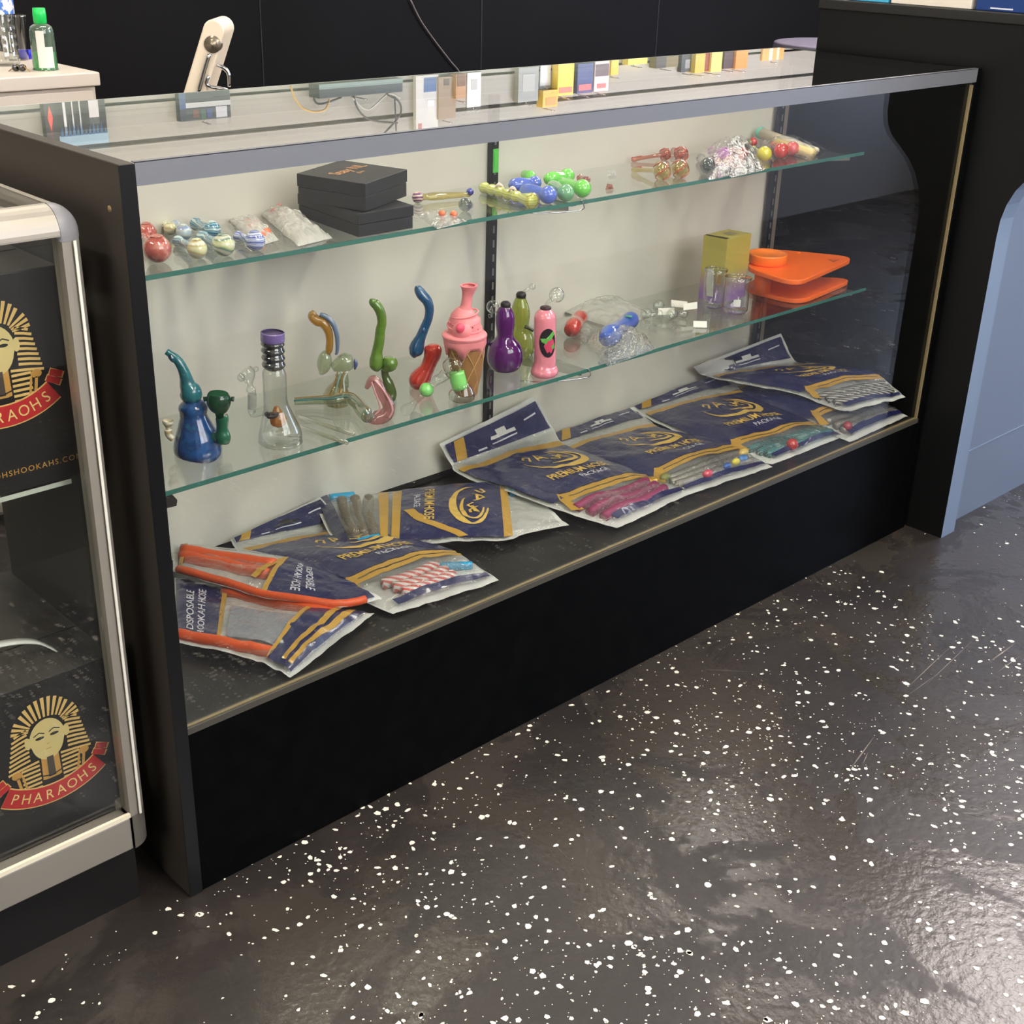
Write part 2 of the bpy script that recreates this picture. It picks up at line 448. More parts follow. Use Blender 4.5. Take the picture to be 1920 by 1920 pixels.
# slotted uprights and shelf brackets
ZU, ZL = .7825, .5085        # shelf top surfaces
YU, YL = .215, .166
for sx in (.035, .912, 1.7415):
    st = cpart('slotted_upright', G().box((sx - .008, .412, ZD + .004), (sx + .008, .423, H - .036)), STEEL)
    g = G(); z = ZD + .03
    while z < H - .05:
        g.box((sx - .002, .4113, z), (sx + .002, .4122, z + .013)); z += .0254
    g.build('slots', SLOT, st, 0, CO)
    for z, yf in ((ZU, YU), (ZL, YL)):
        g = G()
        prof = [(yf + .018, -.0062), (.412, -.0062), (.412, -.05), (.395, -.045), (yf + .03, -.020), (yf + .018, -.018)]
        g.prism(prof, (sx - .0015, 0, z), (0, 1, 0), (0, 0, 1), (.003, 0, 0))
        g.box((sx - .006, yf + .005, z - .0085), (sx + .006, .41, z - .006))
        cpart('shelf_bracket', g, M('chromed bracket', (150, 152, 150), .25, metal=.8))
def shelf(name_z, yf, z):
    g = G()
    x0, x1 = T + .004, LEN - T - .006
    s = cpart('glass_shelf', G().box((x0, yf, z - .006), (x1, .411, z)), SHELF_G)
    cpart('shelf_edge', G().box((x0, yf - .0006, z - .0062), (x1, yf + .0006, z + .0002)), EDGE_G, parent=s)
shelf('upper', YU, ZU); shelf('lower', YL, ZL)
# wire lip under the shelf ends (clips)
for px, py, z in ((1088, 395, ZU), (1100, 712, ZL)):
    P = on(px, py, 1, YU if z == ZU else YL)
    g = G(); x = P.x; y = YU if z == ZU else YL
    g.tube(smooth_path([(x, y - .001, z + .001), (x + .004, y - .003, z - .006), (x + .001, y + .002, z - .016), (x - .06, y + .03, z - .018), (x - .1, y + .06, z - .016)], 5), .0011, 8)
    cpart('wire_clip', g, CHROME)
# dark wedge clip under the lower shelf next to the left end panel
P = on(318, 936, 1, YL + .01)
cpart('shelf_clip', G().prism([(-.03, 0), (0, 0), (.008, -.012), (.006, -.02), (-.03, -.018)], (P.x, YL + .004, ZL - .0064), (1, 0, 0), (0, 0, 1), (0, .018, 0)), M('dark clip', (30, 28, 28), .4))
# green hang tag clipped on the middle upright
cpart('green_tag', G().box((.906, .4095, .80), (.918, .4115, .84)).box((.908, .4085, .81), (.916, .4097, .834)), M('green tag', (92, 200, 82), .4))

# ------------------------------------------------------------------ neighbouring tall counter on the right
nb = thing('service_counter', 'tall black counter with curved side panel and blue front next to the display case', 'counter', (2.4, .1, 0))
NO = Vector(nb.location)
prof = [(.385, 0), (-.083, 0), (-.083, .655), (-.0845, .69), (-.091, .72), (-.104, .75), (-.125, .778), (-.15, .80), (-.17, .817), (-.182, .836), (-.188, .86), (-.189, .90), (-.189, 1.045), (.385, 1.045)]
BLUEG = M('blue grey edge', (118, 136, 160), .5)
BLUE = M('blue grey counter front', (106, 119, 140), .5)
g = G()
g.prism(prof, (LEN + .012, 0, 0), (0, 1, 0), (0, 0, 1), (.055, 0, 0), 0, 1)
g.build('side_panel', [M('flat black panel', (9, 10, 11), .5, spec=.25, bump=(300, .1, .0005)), BLUEG], nb, 0, NO)
G().box((LEN + .067, -.055, .0), (3.6, -.035, 1.045)).build('front_panel', BLUE, nb, 0, NO)
G().box((LEN + .067, -.0565, .165), (3.6, -.0548, .1675)).build('panel_seam', BLUEG, nb, 0, NO)
G().box((LEN + .067, -.05, 0), (3.6, .385, .02)).build('base', BLACK, nb, 0, NO)
G().box((LEN + .067, .365, .02), (3.6, .385, 1.045)).build('back_panel', BLACK, nb, 0, NO)
G().box((LEN + .008, -.2, 1.045), (3.6, .39, 1.065)).build('worktop', M('black worktop', (16, 17, 18), .5), nb, .003, NO)
def cbox(name, x0, x1, y0, y1, h, rgb, label, extra=None):
    o = thing(name, label, 'box', ((x0 + x1) / 2, (y0 + y1) / 2, 1.0652), 'cartons on the tall counter')
    Q = Vector(o.location)
    G().box((x0, y0, 1.0655), (x1, y1, 1.0655 + h)).build('carton_body', M(name + ' card', rgb, .4), o, .001, Q)
    if extra: extra(o, Q)
    return o
cbox('cyan_carton', LEN + .02, 2.0, .235, .33, .09, (80, 180, 220), 'cyan carton at the back of the tall counter')
cbox('white_carton', LEN + .02, 2.02, .055, .228, .11, (228, 220, 208), 'plain white carton between the cyan and the dark blue carton')
def ex(o, Q): G().box((LEN + .019, -.03, 1.069), (LEN + .0199, .015, 1.0715)).build('white_strip', M('white strip', (220, 225, 235), .4), o, 0, Q)
cbox('blue_carton', LEN + .02, 2.05, -.17, .045, .12, (24, 56, 120), 'dark blue carton at the front of the tall counter', ex)

# ------------------------------------------------------------------ silver framed case on the left
lc = thing('showcase', 'silver framed glass showcase with rounded corners on a black plinth', 'display case', (-.45, .27, 0))
LO = Vector(lc.location)
FX, FY, ZT, ZB = -.031, .02, .925, .102
def lpart(name, g, mat, bevel=0): return g.build(name, mat, lc, bevel, LO)
BX = -.85; BY = .52
rr = .030
def qprof(r=.03, w=.028, n=8):
    """rounded frame section: quarter round outside, square inside"""
    return [(w, 0)] + [(0 + r - r * math.sin(PI / 2 * i / n), r - r * math.cos(PI / 2 * i / n)) for i in range(n + 1)] + [(0, w), (w, w)]
# right front post: section in x (from FX inward) and y (from FY inward)
s = [(r_x, r_y) for r_x, r_y in qprof()]
g = G(); g.prism([(FX - a, FY + b) for a, b in s], (0, 0, ZB), (1, 0, 0), (0, 1, 0), (0, 0, ZT - .034 - ZB)); lpart('frame_post', g, ALU_L)
g = G(); g.box((FX - .0175, FY - .0008, ZB + .05), (FX - .0145, FY + .0005, ZT - .036)); lpart('post_line', g, M('bright trim line', (228, 226, 216), .3))
# top front rail (section in z and y), top right rail, bottom rails
g = G(); g.prism([(FY + b, ZT - a) for a, b in s], (BX, 0, 0), (0, 1, 0), (0, 0, 1), (FX - .03 - BX, 0, 0)); lpart('frame_rail', g, ALU_L)
g = G(); g.box((BX, FY + .026, ZT - .034), (FX - .03, FY + .03, ZT - .026)); lpart('frame_rail', g, ALU_L)
g = G(); g.prism([(FX - a, ZT - b) for a, b in s], (0, FY + .03, 0), (1, 0, 0), (0, 0, 1), (0, BY - FY - .03, 0)); lpart('frame_rail', g, ALU_L)
g = G(); g.box((BX, FY, ZB), (FX - .03, FY + .028, ZB + .05)); lpart('bottom_rail', g, ALU_L, .003)
g = G(); g.box((FX - .028, FY + .028, ZB), (FX, BY, ZB + .05)); lpart('bottom_rail', g, ALU_L, .003)
g = G(); g.prism([(FX - a, FY + b) for a, b in s], (0, 0, ZB - .0), (1, 0, 0), (0, 1, 0), (0, 0, .05)); lpart('bottom_corner', g, ALU_L)
g = G(); g.box((BX, FY - .0006, ZB + .05), (FX - .03, FY + .004, ZB + .056)); lpart('glass_trim', g, M('bright glass trim', (240, 232, 208), .25))
# rounded cap on the corner: an eighth of a sphere
g = G(); n = 10; c = Vector((FX - .03, FY + .03, ZT - .03)); vs = []; fs = []
for i in range(n + 1):
    for j in range(n + 1):
        a = PI / 2 * i / n; b = PI / 2 * j / n
        vs.append(c + Vector((math.cos(b) * math.sin(a), -math.cos(b) * math.cos(a), math.sin(b))) * .0306)
for i in range(n):
    for j in range(n): fs.append((i * (n + 1) + j, (i + 1) * (n + 1) + j, (i + 1) * (n + 1) + j + 1, i * (n + 1) + j + 1))
g.add(vs, fs)
m_ = 8
vs = []; fs = []
for k in range(2):
    for i in range(m_ + 1):
        a = PI / 2 * i / m_
        vs.append(c + Vector((.0306 * math.sin(a), -.0306 * math.cos(a), -.006 * k)))
fs = [(i, i + 1, m_ + 2 + i, m_ + 1 + i) for i in range(m_)]
g.add(vs, fs); g.add([c + Vector((0, -.0306, 0)), c + Vector((0, -.0306, -.006)), c + Vector((0, 0, -.006)), c + Vector((.0306, 0, -.006)), c + Vector((.0306, 0, 0)), c], [(0, 1, 2, 5), (2, 3, 4, 5)])
lpart('corner_cap', g, CAP)
g = G(); g.box((BX, FY + .012, ZB + .05), (FX - .03, FY + .016, ZT - .03)); lpart('front_pane', g, PANE)
g = G(); g.box((FX - .016, FY + .03, ZB + .05), (FX - .012, BY, ZT - .03)); lpart('side_pane', g, PANE)
g = G(); g.box((BX, FY + .028, ZT - .014), (FX - .028, BY, ZT - .008)); lpart('top_pane', g, PANE)
g = G(); g.box((BX, FY + .03, ZB - .0), (FX - .03, BY, ZB + .012)); lpart('case_floor', g, BLACK)
g = G(); g.box((BX, BY, ZB), (FX, BY + .012, ZT)); lpart('back_panel', g, M('dark case back', (40, 42, 40), .5))
g = G(); g.box((BX, FY + .05, .6005), (FX - .03, BY - .01, .6055)); sg = lpart('glass_shelf', g, SHELF_G)
g = G(); g.box((BX, FY + .0494, .6003), (FX - .03, FY + .0506, .6057)); g.build('shelf_edge', M('white shelf edge', (190, 198, 186), .3), sg, 0, LO)
g = G(); g.box((FX - .021, BY - .06, ZB + .02), (FX - .017, BY - .045, ZT - .04)); lpart('upright', g, STEEL)
g = G(); g.box((BX, FY + .026, 0), (FX - .018, BY, ZB)); lpart('plinth', g, M('black plinth', (12, 12, 13), .5))

# hookah cartons inside it
GOLD = M('gold print', (222, 186, 112), .4)
GOLD_D = M('dark gold print', (196, 148, 74), .4)
REDP = M('red print', (188, 40, 42), .4)
CARD = M('black carton', (17, 16, 16), .45)
INK = M('black print', (14, 12, 11), .5)
def ribbon(g, pts, wid, mi=0, f=lambda a, b: (a, b, 0)):
    """flat band along a 2D polyline; wid = width or list; f maps 2D to 3D"""
    n = len(pts)
    W = wid if hasattr(wid, '__len__') else [wid] * n
    vs = []
    for i in range(n):
        ax, ay = pts[max(i - 1, 0)]; bx_, by_ = pts[min(i + 1, n - 1)]
        dx, dy = bx_ - ax, by_ - ay; l = math.hypot(dx, dy) or 1
        nx, ny = -dy / l * W[i] / 2, dx / l * W[i] / 2
        vs += [f(pts[i][0] + nx, pts[i][1] + ny), f(pts[i][0] - nx, pts[i][1] - ny)]
    g.add(vs, [(2 * i, 2 * i + 1, 2 * i + 3, 2 * i + 2) for i in range(n - 1)], mi, False)
def emblem(parent, O, cx, cz, sc, y, tilt=0.):
    """gold striped head cloth, face, and red banner, printed on a carton face at plane y; sc = head width in metres"""
    def f(a, b, lift=.0006):
        ca, sa = math.cos(tilt), math.sin(tilt)
        return (cx + sc * (a * ca - b * sa), y - lift, cz + sc * (a * sa + b * ca))
    fl = lambda l: (lambda a, b: f(a, b, l))
    # head cloth: curved outline filled with slanted stripes
    def half(z):                    # half width of the cloth at height z (0 chin .. 1 crown)
        return (.58 - .22 * z) * (max(0, min(1, (1.02 - z) / .5)) ** .5) if z > 0 else .40
    g = G()
    for k in range(21):
        z = -.42 + k * .066
        for sgn in (-1, 1):
            if z < .62:
                a0 = .26 if z > .05 else .15
                a1 = half(z)
                dz = -.05 if z > 0 else .0
                ribbon(g, [(sgn * a0, z), (sgn * (a0 + a1) / 2, z + dz * .4), (sgn * a1, z + dz)], .034, 0, fl(.0006))
    for k in range(-4, 5):          # fan of stripes over the brow
        a = k * .21
        ribbon(g, [(.26 * math.sin(a), .50 + .17 * math.cos(a)), (.40 * math.sin(a * 1.1), .50 + .46 * math.cos(a))], [.028, .05], 0, fl(.0006))
    for sgn in (-1, 1):
        for k in range(3):
            a = 1.05 + k * .17
            ribbon(g, [(sgn * .24 * math.sin(a), .5 + .16 * math.cos(a)), (sgn * .47 * math.sin(a), .5 + .44 * math.cos(a))], [.022, .045], 0, fl(.0006))
    g.build('emblem_headdress', GOLD, parent, 0, O)
    g = G()
    face = [(.245 * math.sin(t) * (1 if math.cos(t) > -.2 else .92), .33 + .31 * math.cos(t)) for t in [2 * PI * i / 28 for i in range(28)]]
    g.add([f(a, b, .0009) for a, b in face], [tuple(range(28))], 0, False)
    for sgn in (-1, 1):
        ear = [(sgn * (.262 + .045 * math.cos(t)), .36 + .09 * math.sin(t)) for t in [2 * PI * i / 12 for i in range(12)]]
        g.add([f(a, b, .0008) for a, b in ear], [tuple(range(12))], 0, False)
    g.add([f(a, b, .0007) for a, b in ((-.12, .1), (.12, .1), (.13, -.28), (-.13, -.28))], [(0, 1, 2, 3)], 1, False)
    g.build('emblem_face', [M('pale gold face', (214, 196, 132), .4), GOLD_D], parent, 0, O)
    g = G()
    for sgn in (-1, 1):
        eye = [(sgn * .10 + .062 * math.cos(t), .38 + .022 * math.sin(t)) for t in [2 * PI * i / 12 for i in range(12)]]
        g.add([f(a, b, .0012) for a, b in eye], [tuple(range(12))], 0, False)
        ribbon(g, [(sgn * .03, .43), (sgn * .10, .465), (sgn * .18, .43)], .016, 0, fl(.0012))
    ribbon(g, [(-.035, .19), (0, .185), (.035, .19)], .012, 1, fl(.0012))
    ribbon(g, [(-.02, .27), (0, .255), (.02, .27)], .010, 1, fl(.0012))
    g.add([f(a, b, .0011) for a, b in ((-.045, .06), (.045, .06), (.05, -.25), (-.05, -.25))], [(0, 1, 2, 3)], 2, False)
    for k in range(3):
        ribbon(g, [(-.14, -.2 - k * .07), (0, -.24 - k * .07), (.14, -.2 - k * .07)], .018, 0, fl(.0012))
    g.build('emblem_features', [INK, GOLD_D, M('grey beard print', (70, 62, 54), .5)], parent, 0, O)
    # crook-like heads either side
    for sgn in (-1, 1):
        g = G()
        pts = [(sgn * (.40 + .015 * k), -.45 + .09 * k) for k in range(5)]
        ribbon(g, pts, .04, 0, fl(.0010)); ribbon(g, [(a - sgn * .07, b) for a, b in pts], .03, 0, fl(.0010))
        hd = [(sgn * .46 + .075 * math.cos(t), -.05 + .055 * math.sin(t)) for t in [2 * PI * i / 12 for i in range(12)]]
        g.add([f(a, b, .0010) for a, b in hd], [tuple(range(12))], 0, False)
        g.build('emblem_cobra', GOLD_D, parent, 0, O)
    # banner
    def arc(t, r): return (r * math.sin(t), .62 - r * math.cos(t) * 1.0)
    ts = [-.62 + 1.24 * i / 24 for i in range(25)]
    g = G()
    ribbon(g, [arc(t, 1.13) for t in ts], .30, 1, fl(.0014)); ribbon(g, [arc(t, 1.13) for t in ts], .265, 0, fl(.0018))
    for sgn in (-1, 1):
        for k in range(2):
            b = arc(sgn * (.66 + .085 * k), 1.06 - .03 * k)
            e = arc(sgn * (.74 + .09 * k), 1.03 - .03 * k)
            ribbon(g, [b, e], .22 - .02 * k, 1, fl(.0012 - k * .0002)); ribbon(g, [(b[0], b[1]), (e[0] * .985, e[1])], .185 - .02 * k, 0, fl(.0015 - k * .0002))
    g.build('emblem_banner', [REDP, GOLD], parent, 0, O)
    g = G(); word = 'PHARAOHS'
    for i, ch in enumerate(word):
        t = -.50 + 1.0 * i / (len(word) - 1)
        p = arc(t, 1.20); vs, fs = text_mesh(ch, .0)
        ct, st_ = math.cos(t), math.sin(t)
        g.add([f(p[0] + .21 * (x * ct * .9 - yv * st_), p[1] + .21 * (x * st_ * .9 + yv * ct), .0022) for x, yv in vs], fs, 0, False)
    g.build('emblem_lettering', M('banner lettering', (232, 206, 130), .4), parent, 0, O)
def hookah_box(x0, x1, y0, y1, z0, z1, label, cx, cz, sc, urlx, urlz, url, handle=False):
    o = thing('hookah_carton', label, 'box', ((x0 + x1) / 2, (y0 + y1) / 2, z0)); O = Vector(o.location)
    G().box((x0, y0, z0), (x1, y1, z1)).build('carton_body', CARD, o, .0012, O)
    emblem(o, O, cx, cz, sc, y0 - .0002)
    g = G(); text_on(g, url, (urlx, y0 - .0008, urlz), (1, 0, 0), (0, 0, 1), .0115 if handle else .0094, .0, 0, 1.25)
    g.build('lettering', GOLD_D, o, 0, O)
    G().box((x0 + .004, y0 + .09, z1), (x1 - .004, y0 + .0925, z1 + .0012)).build('lid_seam', INK, o, 0, O)
    G().box((x0 + .0, y0 + .0, z1 - .0002), (x1, y1, z1 + .0006)).build('lid', M('grey black lid', (58, 56, 53), .38, bump=(40, .2, .002)), o, 0, O)
    if handle:
        g = G(); pts = smooth_path([(-.235, .150, z1 + .002), (-.2, .14, z1 + .022), (-.15, .132, z1 + .028), (-.11, .125, z1 + .02), (-.088, .118, z1 + .003)], 6)
        for i, (a, b) in enumerate(zip(pts[:-1], pts[1:])):
            a, b = Vector(a), Vector(b); w_ = Vector((0, .0075, 0))
            g.add([a - w_, b - w_, b + w_, a + w_], [(0, 1, 2, 3)])
        h = g.build('handle', M('white plastic handle', (206, 208, 204), .35), o, 0, O)
        m_ = h.modifiers.new('solid', 'SOLIDIFY'); m_.thickness = .0015
    return o
ZF = ZB + .0125
hookah_box(-.245, -.040, .066, .36, ZF, .364, 'black hookah carton on the floor of the silver framed showcase with a white strap handle', -.134, .2515, .093, -.134, .1265, 'WWW.PHARAOHSHOOKAHS.COM', True)
hookah_box(-.215, -.046, .074, .36, .606, .852, 'black hookah carton on the upper glass shelf of the silver framed showcase', -.125, .742, .0885, -.131, .6265, 'WWW.PHARAOHSHOOKAHS.COM')

# ------------------------------------------------------------------ behind the counter
WHITEF = M('white furniture', (206, 196, 186), .45)
desk = thing('white_cabinet', 'white cabinet behind the counter with a bottle and sunglasses on top', 'cabinet', (.25, 1.55, 0))
QO = Vector(desk.location)
G().box((-.3, 1.27, .02), (.615, 1.86, .872)).build('cabinet_body', WHITEF, desk, .003, QO)
G().box((-.31, 1.255, .874), (.62, 1.865, .9)).build('cabinet_top', WHITEF, desk, .003, QO)
G().box((-.29, 1.3, 0), (.6, 1.85, .02)).build('plinth', BLACK, desk, 0, QO)
for z0, z1 in ((.03, .3), (.31, .58), (.59, .866)):
    d = G().box((-.29, 1.262, z0), (.605, 1.27, z1)).build('drawer_front', WHITEF, desk, .002, QO)
    hx = on(8, 190, 1, 1.262).x
    g = G(); g.tube(smooth_path([(hx + .03 * math.cos(a), 1.258, (z0 + z1) / 2 + .03 * math.sin(a) + .085) for a in [PI * k / 8 for k in range(9)]], 2), .003, 8)
    g.build('handle', M('brass pull', (190, 150, 80), .3, metal=.8), d, 0, QO)
# sanitizer bottle
def item(name, label, cat, base, z, group=None):
    P = on(base[0], base[1], 2, z)
    t = thing(name, label, cat, P, group)
    return t, P, mpp(P)
def tr(g, P, pts, k=5, n=20, off=0., caps=True, mi=0, smooth=True):
    """tube traced from (u, v, radius in px) photo points in the upright plane through P"""
    s = mpp(P)
    q = []
    for u, v, r in pts:
        X = vpl(u, v, P) + NH * off
        q.append((X.x, X.y, X.z, r * s))
    if smooth: q = smooth_path(q, k)
    g.tube([a[:3] for a in q], [max(a[3], 1e-5) for a in q], n, caps, mi)
    return g
def lathe_at(g, P, prof, n=24, mi=0, k=4, smooth=True):
    """upright turned body: prof = (radius m, height m) pairs"""
    q = smooth_path(prof, k) if smooth else prof
    g.tube([(P.x, P.y, P.z + h) for r, h in q], [max(r, 1e-5) for r, h in q], n, True, mi)
    return g
CLEAR = glass('clear glass', (250, 252, 250), r0=.07, p=2.8, edge=.55)
CLEAR2 = glass('clear bright glass', (250, 252, 250), r0=.08, p=2.4, edge=.6)
FILM = glass('clear film', (246, 247, 246), r0=.075, p=2.8, edge=.88, rough=.05, bump=(90, .6, .010), body=.03, body_rgb=(240, 240, 238))
FROST = glass('frosted bubble film', (244, 244, 240), r0=.10, p=3, edge=.8, rough=.1, bump=(160, 1., .01), body=.66, body_rgb=(240, 239, 232))

b, P, s = item('sanitizer_bottle', 'clear gel sanitizer bottle with green flip cap on the white cabinet', 'bottle', (86, 131), .9)
lathe_at(G(), P, [(.004, .0), (.0235, .001), (.024, .006), (.0235, .05), (.0225, .075), (.018, .083), (.010, .087)], mi=0).build('bottle_body', glass('gel plastic', (228, 246, 236), r0=.07, p=3, edge=.7, body=.12, body_rgb=(200, 230, 210)), b, 0, P)
lathe_at(G(), P, [(.0222, .002), (.0225, .004), (.0222, .034), (.004, .036)], smooth=False).build('gel', glass('green gel', (120, 226, 150), r0=.04, edge=.8, body=.5, body_rgb=(110, 215, 140)), b, 0, P)
lathe_at(G(), P, [(.009, .086), (.0125, .088), (.0128, .104), (.0118, .115), (.0, .1155)], smooth=False).build('flip_cap', M('green cap', (30, 205, 95), .35), b, 0, P)
g = G()
for k in range(8):
    a0 = -2.5 + k * .16; a1 = a0 + .16
    g.add([(P.x + .0246 * math.cos(a), P.y + .0246 * math.sin(a), P.z + h) for a, h in ((a0, .006), (a1, .006), (a1, .075 if k < 4 else .045), (a0, .075 if k < 4 else .045))], [(0, 1, 2, 3)])
g.build('bottle_label', M('white label', (225, 222, 216), .5), b, 0, P)
# water bottles
def water(base, label, h=.2, r=.032, band=(70, 120, 205)):
    b, P, s = item('water_bottle', label, 'bottle', base, .9, 'water bottles on the white cabinet')
    pr = [(r * .6, 0), (r * .95, .003), (r, .012)] + [(r * (1 - .04 * (k % 2)), .02 + k * .008) for k in range(8)] + [(r, .095), (r, .14), (r * .9, .16), (r * .5, .185), (.013, .195)]
    lathe_at(G(), P, pr).build('bottle_body', CLEAR2, b, 0, P)
    lathe_at(G(), P, [(r + .0004, .098), (r + .0006, .1), (r + .0006, .138), (r + .0004, .14)], smooth=False).build('bottle_label', M('blue label', band, .4, vary=((235, 235, 240), 60, .5, .55)), b, 0, P)
    lathe_at(G(), P, [(.0135, .19), (.0155, .191), (.0155, .206), (.0, .207)], smooth=False).build('bottle_cap', M('white cap', (235, 235, 235), .4), b, 0, P)
water((8, 122), 'clear water bottle with a blue label on the white cabinet')
b, P, s = item('plastic_cup', 'ribbed clear plastic cup behind the water bottle on the white cabinet', 'cup', (32, 112), .9)
lathe_at(G(), P, [(.022, 0), (.024, .002), (.029, .085), (.030, .088)], smooth=False).build('cup_wall', CLEAR2, b, 0, P)
b, P, s = item('blue_container', 'small cobalt blue container on the white cabinet beside the sanitizer', 'container', (49, 110), .9)
lathe_at(G(), P, [(.013, 0), (.0135, .001), (.0135, .016), (.0125, .018), (.0, .018)], smooth=False).build('container_body', M('cobalt cap', (30, 40, 190), .35), b, 0, P)
lathe_at(G(), P, [(.0138, .002), (.0142, .003), (.0138, .004)], smooth=False).build('container_ring', M('cobalt ring', (24, 32, 160), .35), b, 0, P)
sg, P, s = item('sunglasses', 'small dark sunglasses with thin gold frame on the white cabinet', 'sunglasses', (36, 134), .9)
for du in (-6, 6):
    X = vpl(36 + du, 127, P); g = G(); g.ball(X, .0085, 14, 8, 0, (1, .35, .8)); g.build('lens', M('dark lens', (26, 20, 20), .1, coat=1), sg, 0, P)
g = G(); tr(g, P, [(14, 135, .9), (24, 128, .9), (30, 123, .9), (36, 125, .9), (42, 123, .9), (50, 129, .9), (57, 134, .9)], 3, 8); g.build('frame', M('gold frame', (170, 130, 70), .3, metal=.7), sg, 0, P)

# swivel chair seen edge on
ch = thing('swivel_chair', 'cream padded swivel chair with chrome frame turned side on behind the counter', 'chair', (.86, 1.2, 0))
QC = Vector(ch.location)
PC = Vector((.80, 1.1, .9))
CREAM = M('cream vinyl', (232, 218, 196), .4)
a = vpl(400, 58, PC); b_ = vpl(360, 190, PC)
g = G()
t = (b_ - a).normalized(); dp = NH * .05
pts = []
for k in range(13):
    ang = PI * k / 12
    pts.append((-.021 * math.cos(ang), -.021 * math.sin(ang)))
sl = (b_ - a).length + .18
poly = pts + [(.021, sl), (-.021, sl)]
sd = RH - t * RH.dot(t); sd.normalize()
g.prism(poly, a, sd, t, dp * 2)
g.build('backrest', CREAM, ch, .004, QC)
c0 = vpl(399, 83, PC) - NH * .004
g = G(); g.tube([c0, c0 + NH * .02], .0165, 20); g.tube([c0 - NH * .004, c0], .010, 18); g.tube([c0 - NH * .006, c0], .005, 14)
g.build('pivot_cap', M('brushed pivot', (150, 140, 125), .3, metal=.8), ch, 0, QC)
g = G()
tr(g, PC, [(394, 100, 4), (385, 130, 4), (372, 178, 4)], 3, 10, -.006); tr(g, PC, [(388, 122, 3.5), (405, 124, 4), (424, 138, 4), (426, 165, 3)], 3, 10, .02)
tr(g, PC, [(392, 142, 3), (388, 160, 3.5), (420, 167, 3.5), (432, 172, 3)], 3, 10, .0)
g.build('chrome_frame', CHROME, ch, 0, QC)
G().box((.75, 1.05, .5), (1.2, 1.5, .58)).build('seat', CREAM, ch, .02, QC)
g = G(); g.tube([(.95, 1.27, .06), (.95, 1.27, .5)], .025, 16); g.build('column', CHROME, ch, 0, QC)
g = G(); g.tube([(.95, 1.27, 0), (.95, 1.27, .012), (.95, 1.27, .06)], [.24, .235, .03], 28); g.build('base', CHROME, ch, 0, QC)
# round stool
stl = thing('bar_stool', 'round bar stool with grey violet seat and metal rim behind the tall counter', 'stool', (3.13, 1.22, 0))
QS = Vector(stl.location); cx, cy = QS.x, QS.y
g = G(); lathe_at(g, Vector((cx, cy, .825)), [(.17, 0), (.19, .004), (.192, .02), (.18, .03), (.1, .033), (.0, .034)], 40); g.build('seat', M('grey violet vinyl', (92, 88, 108), .4), stl, 0, QS)
g = G(); g.tube([(cx + .195 * math.cos(2 * PI * k / 40), cy + .195 * math.sin(2 * PI * k / 40), .828) for k in range(41)], .006, 10); g.build('rim', CHROME, stl, 0, QS)
g = G(); g.tube([(cx, cy, .03), (cx, cy, .825)], .025, 16); g.build('column', CHROME, stl, 0, QS)
g = G(); lathe_at(g, Vector((cx, cy, 0)), [(.21, 0), (.21, .008), (.05, .03), (.0, .031)], 36, smooth=False); g.build('base', CHROME, stl, 0, QS)
# cord hanging down the black wall
g = G(); pts = [(770, 0), (790, 40), (818, 80), (845, 115), (860, 133), (872, 160)]
g.tube(smooth_path([tuple(on(u, v, 1, RY1 - .006)) for u, v in pts], 4), .002, 8)
tag(g.build('wall_cord', M('grey cord', (120, 112, 112), .5)), 'thin grey cord running slantwise down the black wall', 'cord')

# ---- products hung on the white slat wall; the counter glass mirrors them upside down
WY = RY1 - .018
def mir(u, v, y=WY):
    d = ray(u, v); Q = CAM + d * ((H - CAM.z) / d.z); d = Vector((d.x, d.y, -d.z))
    return Q + d * ((y - Q.y) / d.y)
def hang(name, label, cat, u0, v0, u1, v1, rgb, thick=.02, bands=(), group='packs hung on the slat wall'):
    """pack whose mirror image fills the photo box u0..u1, v0..v1"""
    A = mir(u0, (v0 + v1) / 2, WY - thick); B = mir(u1, (v0 + v1) / 2, WY - thick)
    um = (u0 + u1) / 2
    z0, z1 = mir(um, v0, WY - thick).z, mir(um, v1, WY - thick).z
    o = thing(name, label, cat, ((A.x + B.x) / 2, WY - thick / 2, z0), group); O = Vector(o.location)
    G().box((A.x, WY - thick, z0), (B.x, WY - .001, z1)).build('pack_body', M(name + ' card', rgb, .35), o, .001, O)
    for k, (ua, ub, va, vb, c) in enumerate(bands):
        xa = A.x + (B.x - A.x) * ua; xb = A.x + (B.x - A.x) * ub; za = z0 + (z1 - z0) * va; zb = z0 + (z1 - z0) * vb
        G().box((xa, WY - thick - .0012, za), (xb, WY - thick + .0002, zb)).build('printed_band', M(name + ' print', c, .4), o, 0, O)
    g = G(); g.tube([((A.x + B.x) / 2, WY, z1 + .008), ((A.x + B.x) / 2, WY - thick - .02, z1 + .010)], .002, 8); g.tube([((A.x + B.x) / 2, WY - thick * .5, z1 + .010), ((A.x + B.x) / 2, WY - thick * .5, z1 - .002)], .0015, 6)
    g.build('peg_hook', CHROME, o, 0, O)
    return o
fc = hang('lighter_pack', 'black pack with blue flames and a red diamond on the slat wall', 'pack', 84, 180, 200, 272, (52, 54, 56), .02,
     ((.0, .17, 0, 1, (60, 60, 62)), (.2, 1, .78, 1, (150, 180, 196)), (.72, .88, .1, .45, (208, 205, 205)), (.3, .34, .1, .6, (215, 215, 215)), (.44, .46, .05, .75, (205, 205, 205)), (.56, .58, .05, .7, (205, 205, 205))))
O = Vector(fc.location); xs = [v.co.x for v in fc.children[0].data.vertices]; zs = [v.co.z for v in fc.children[0].data.vertices]
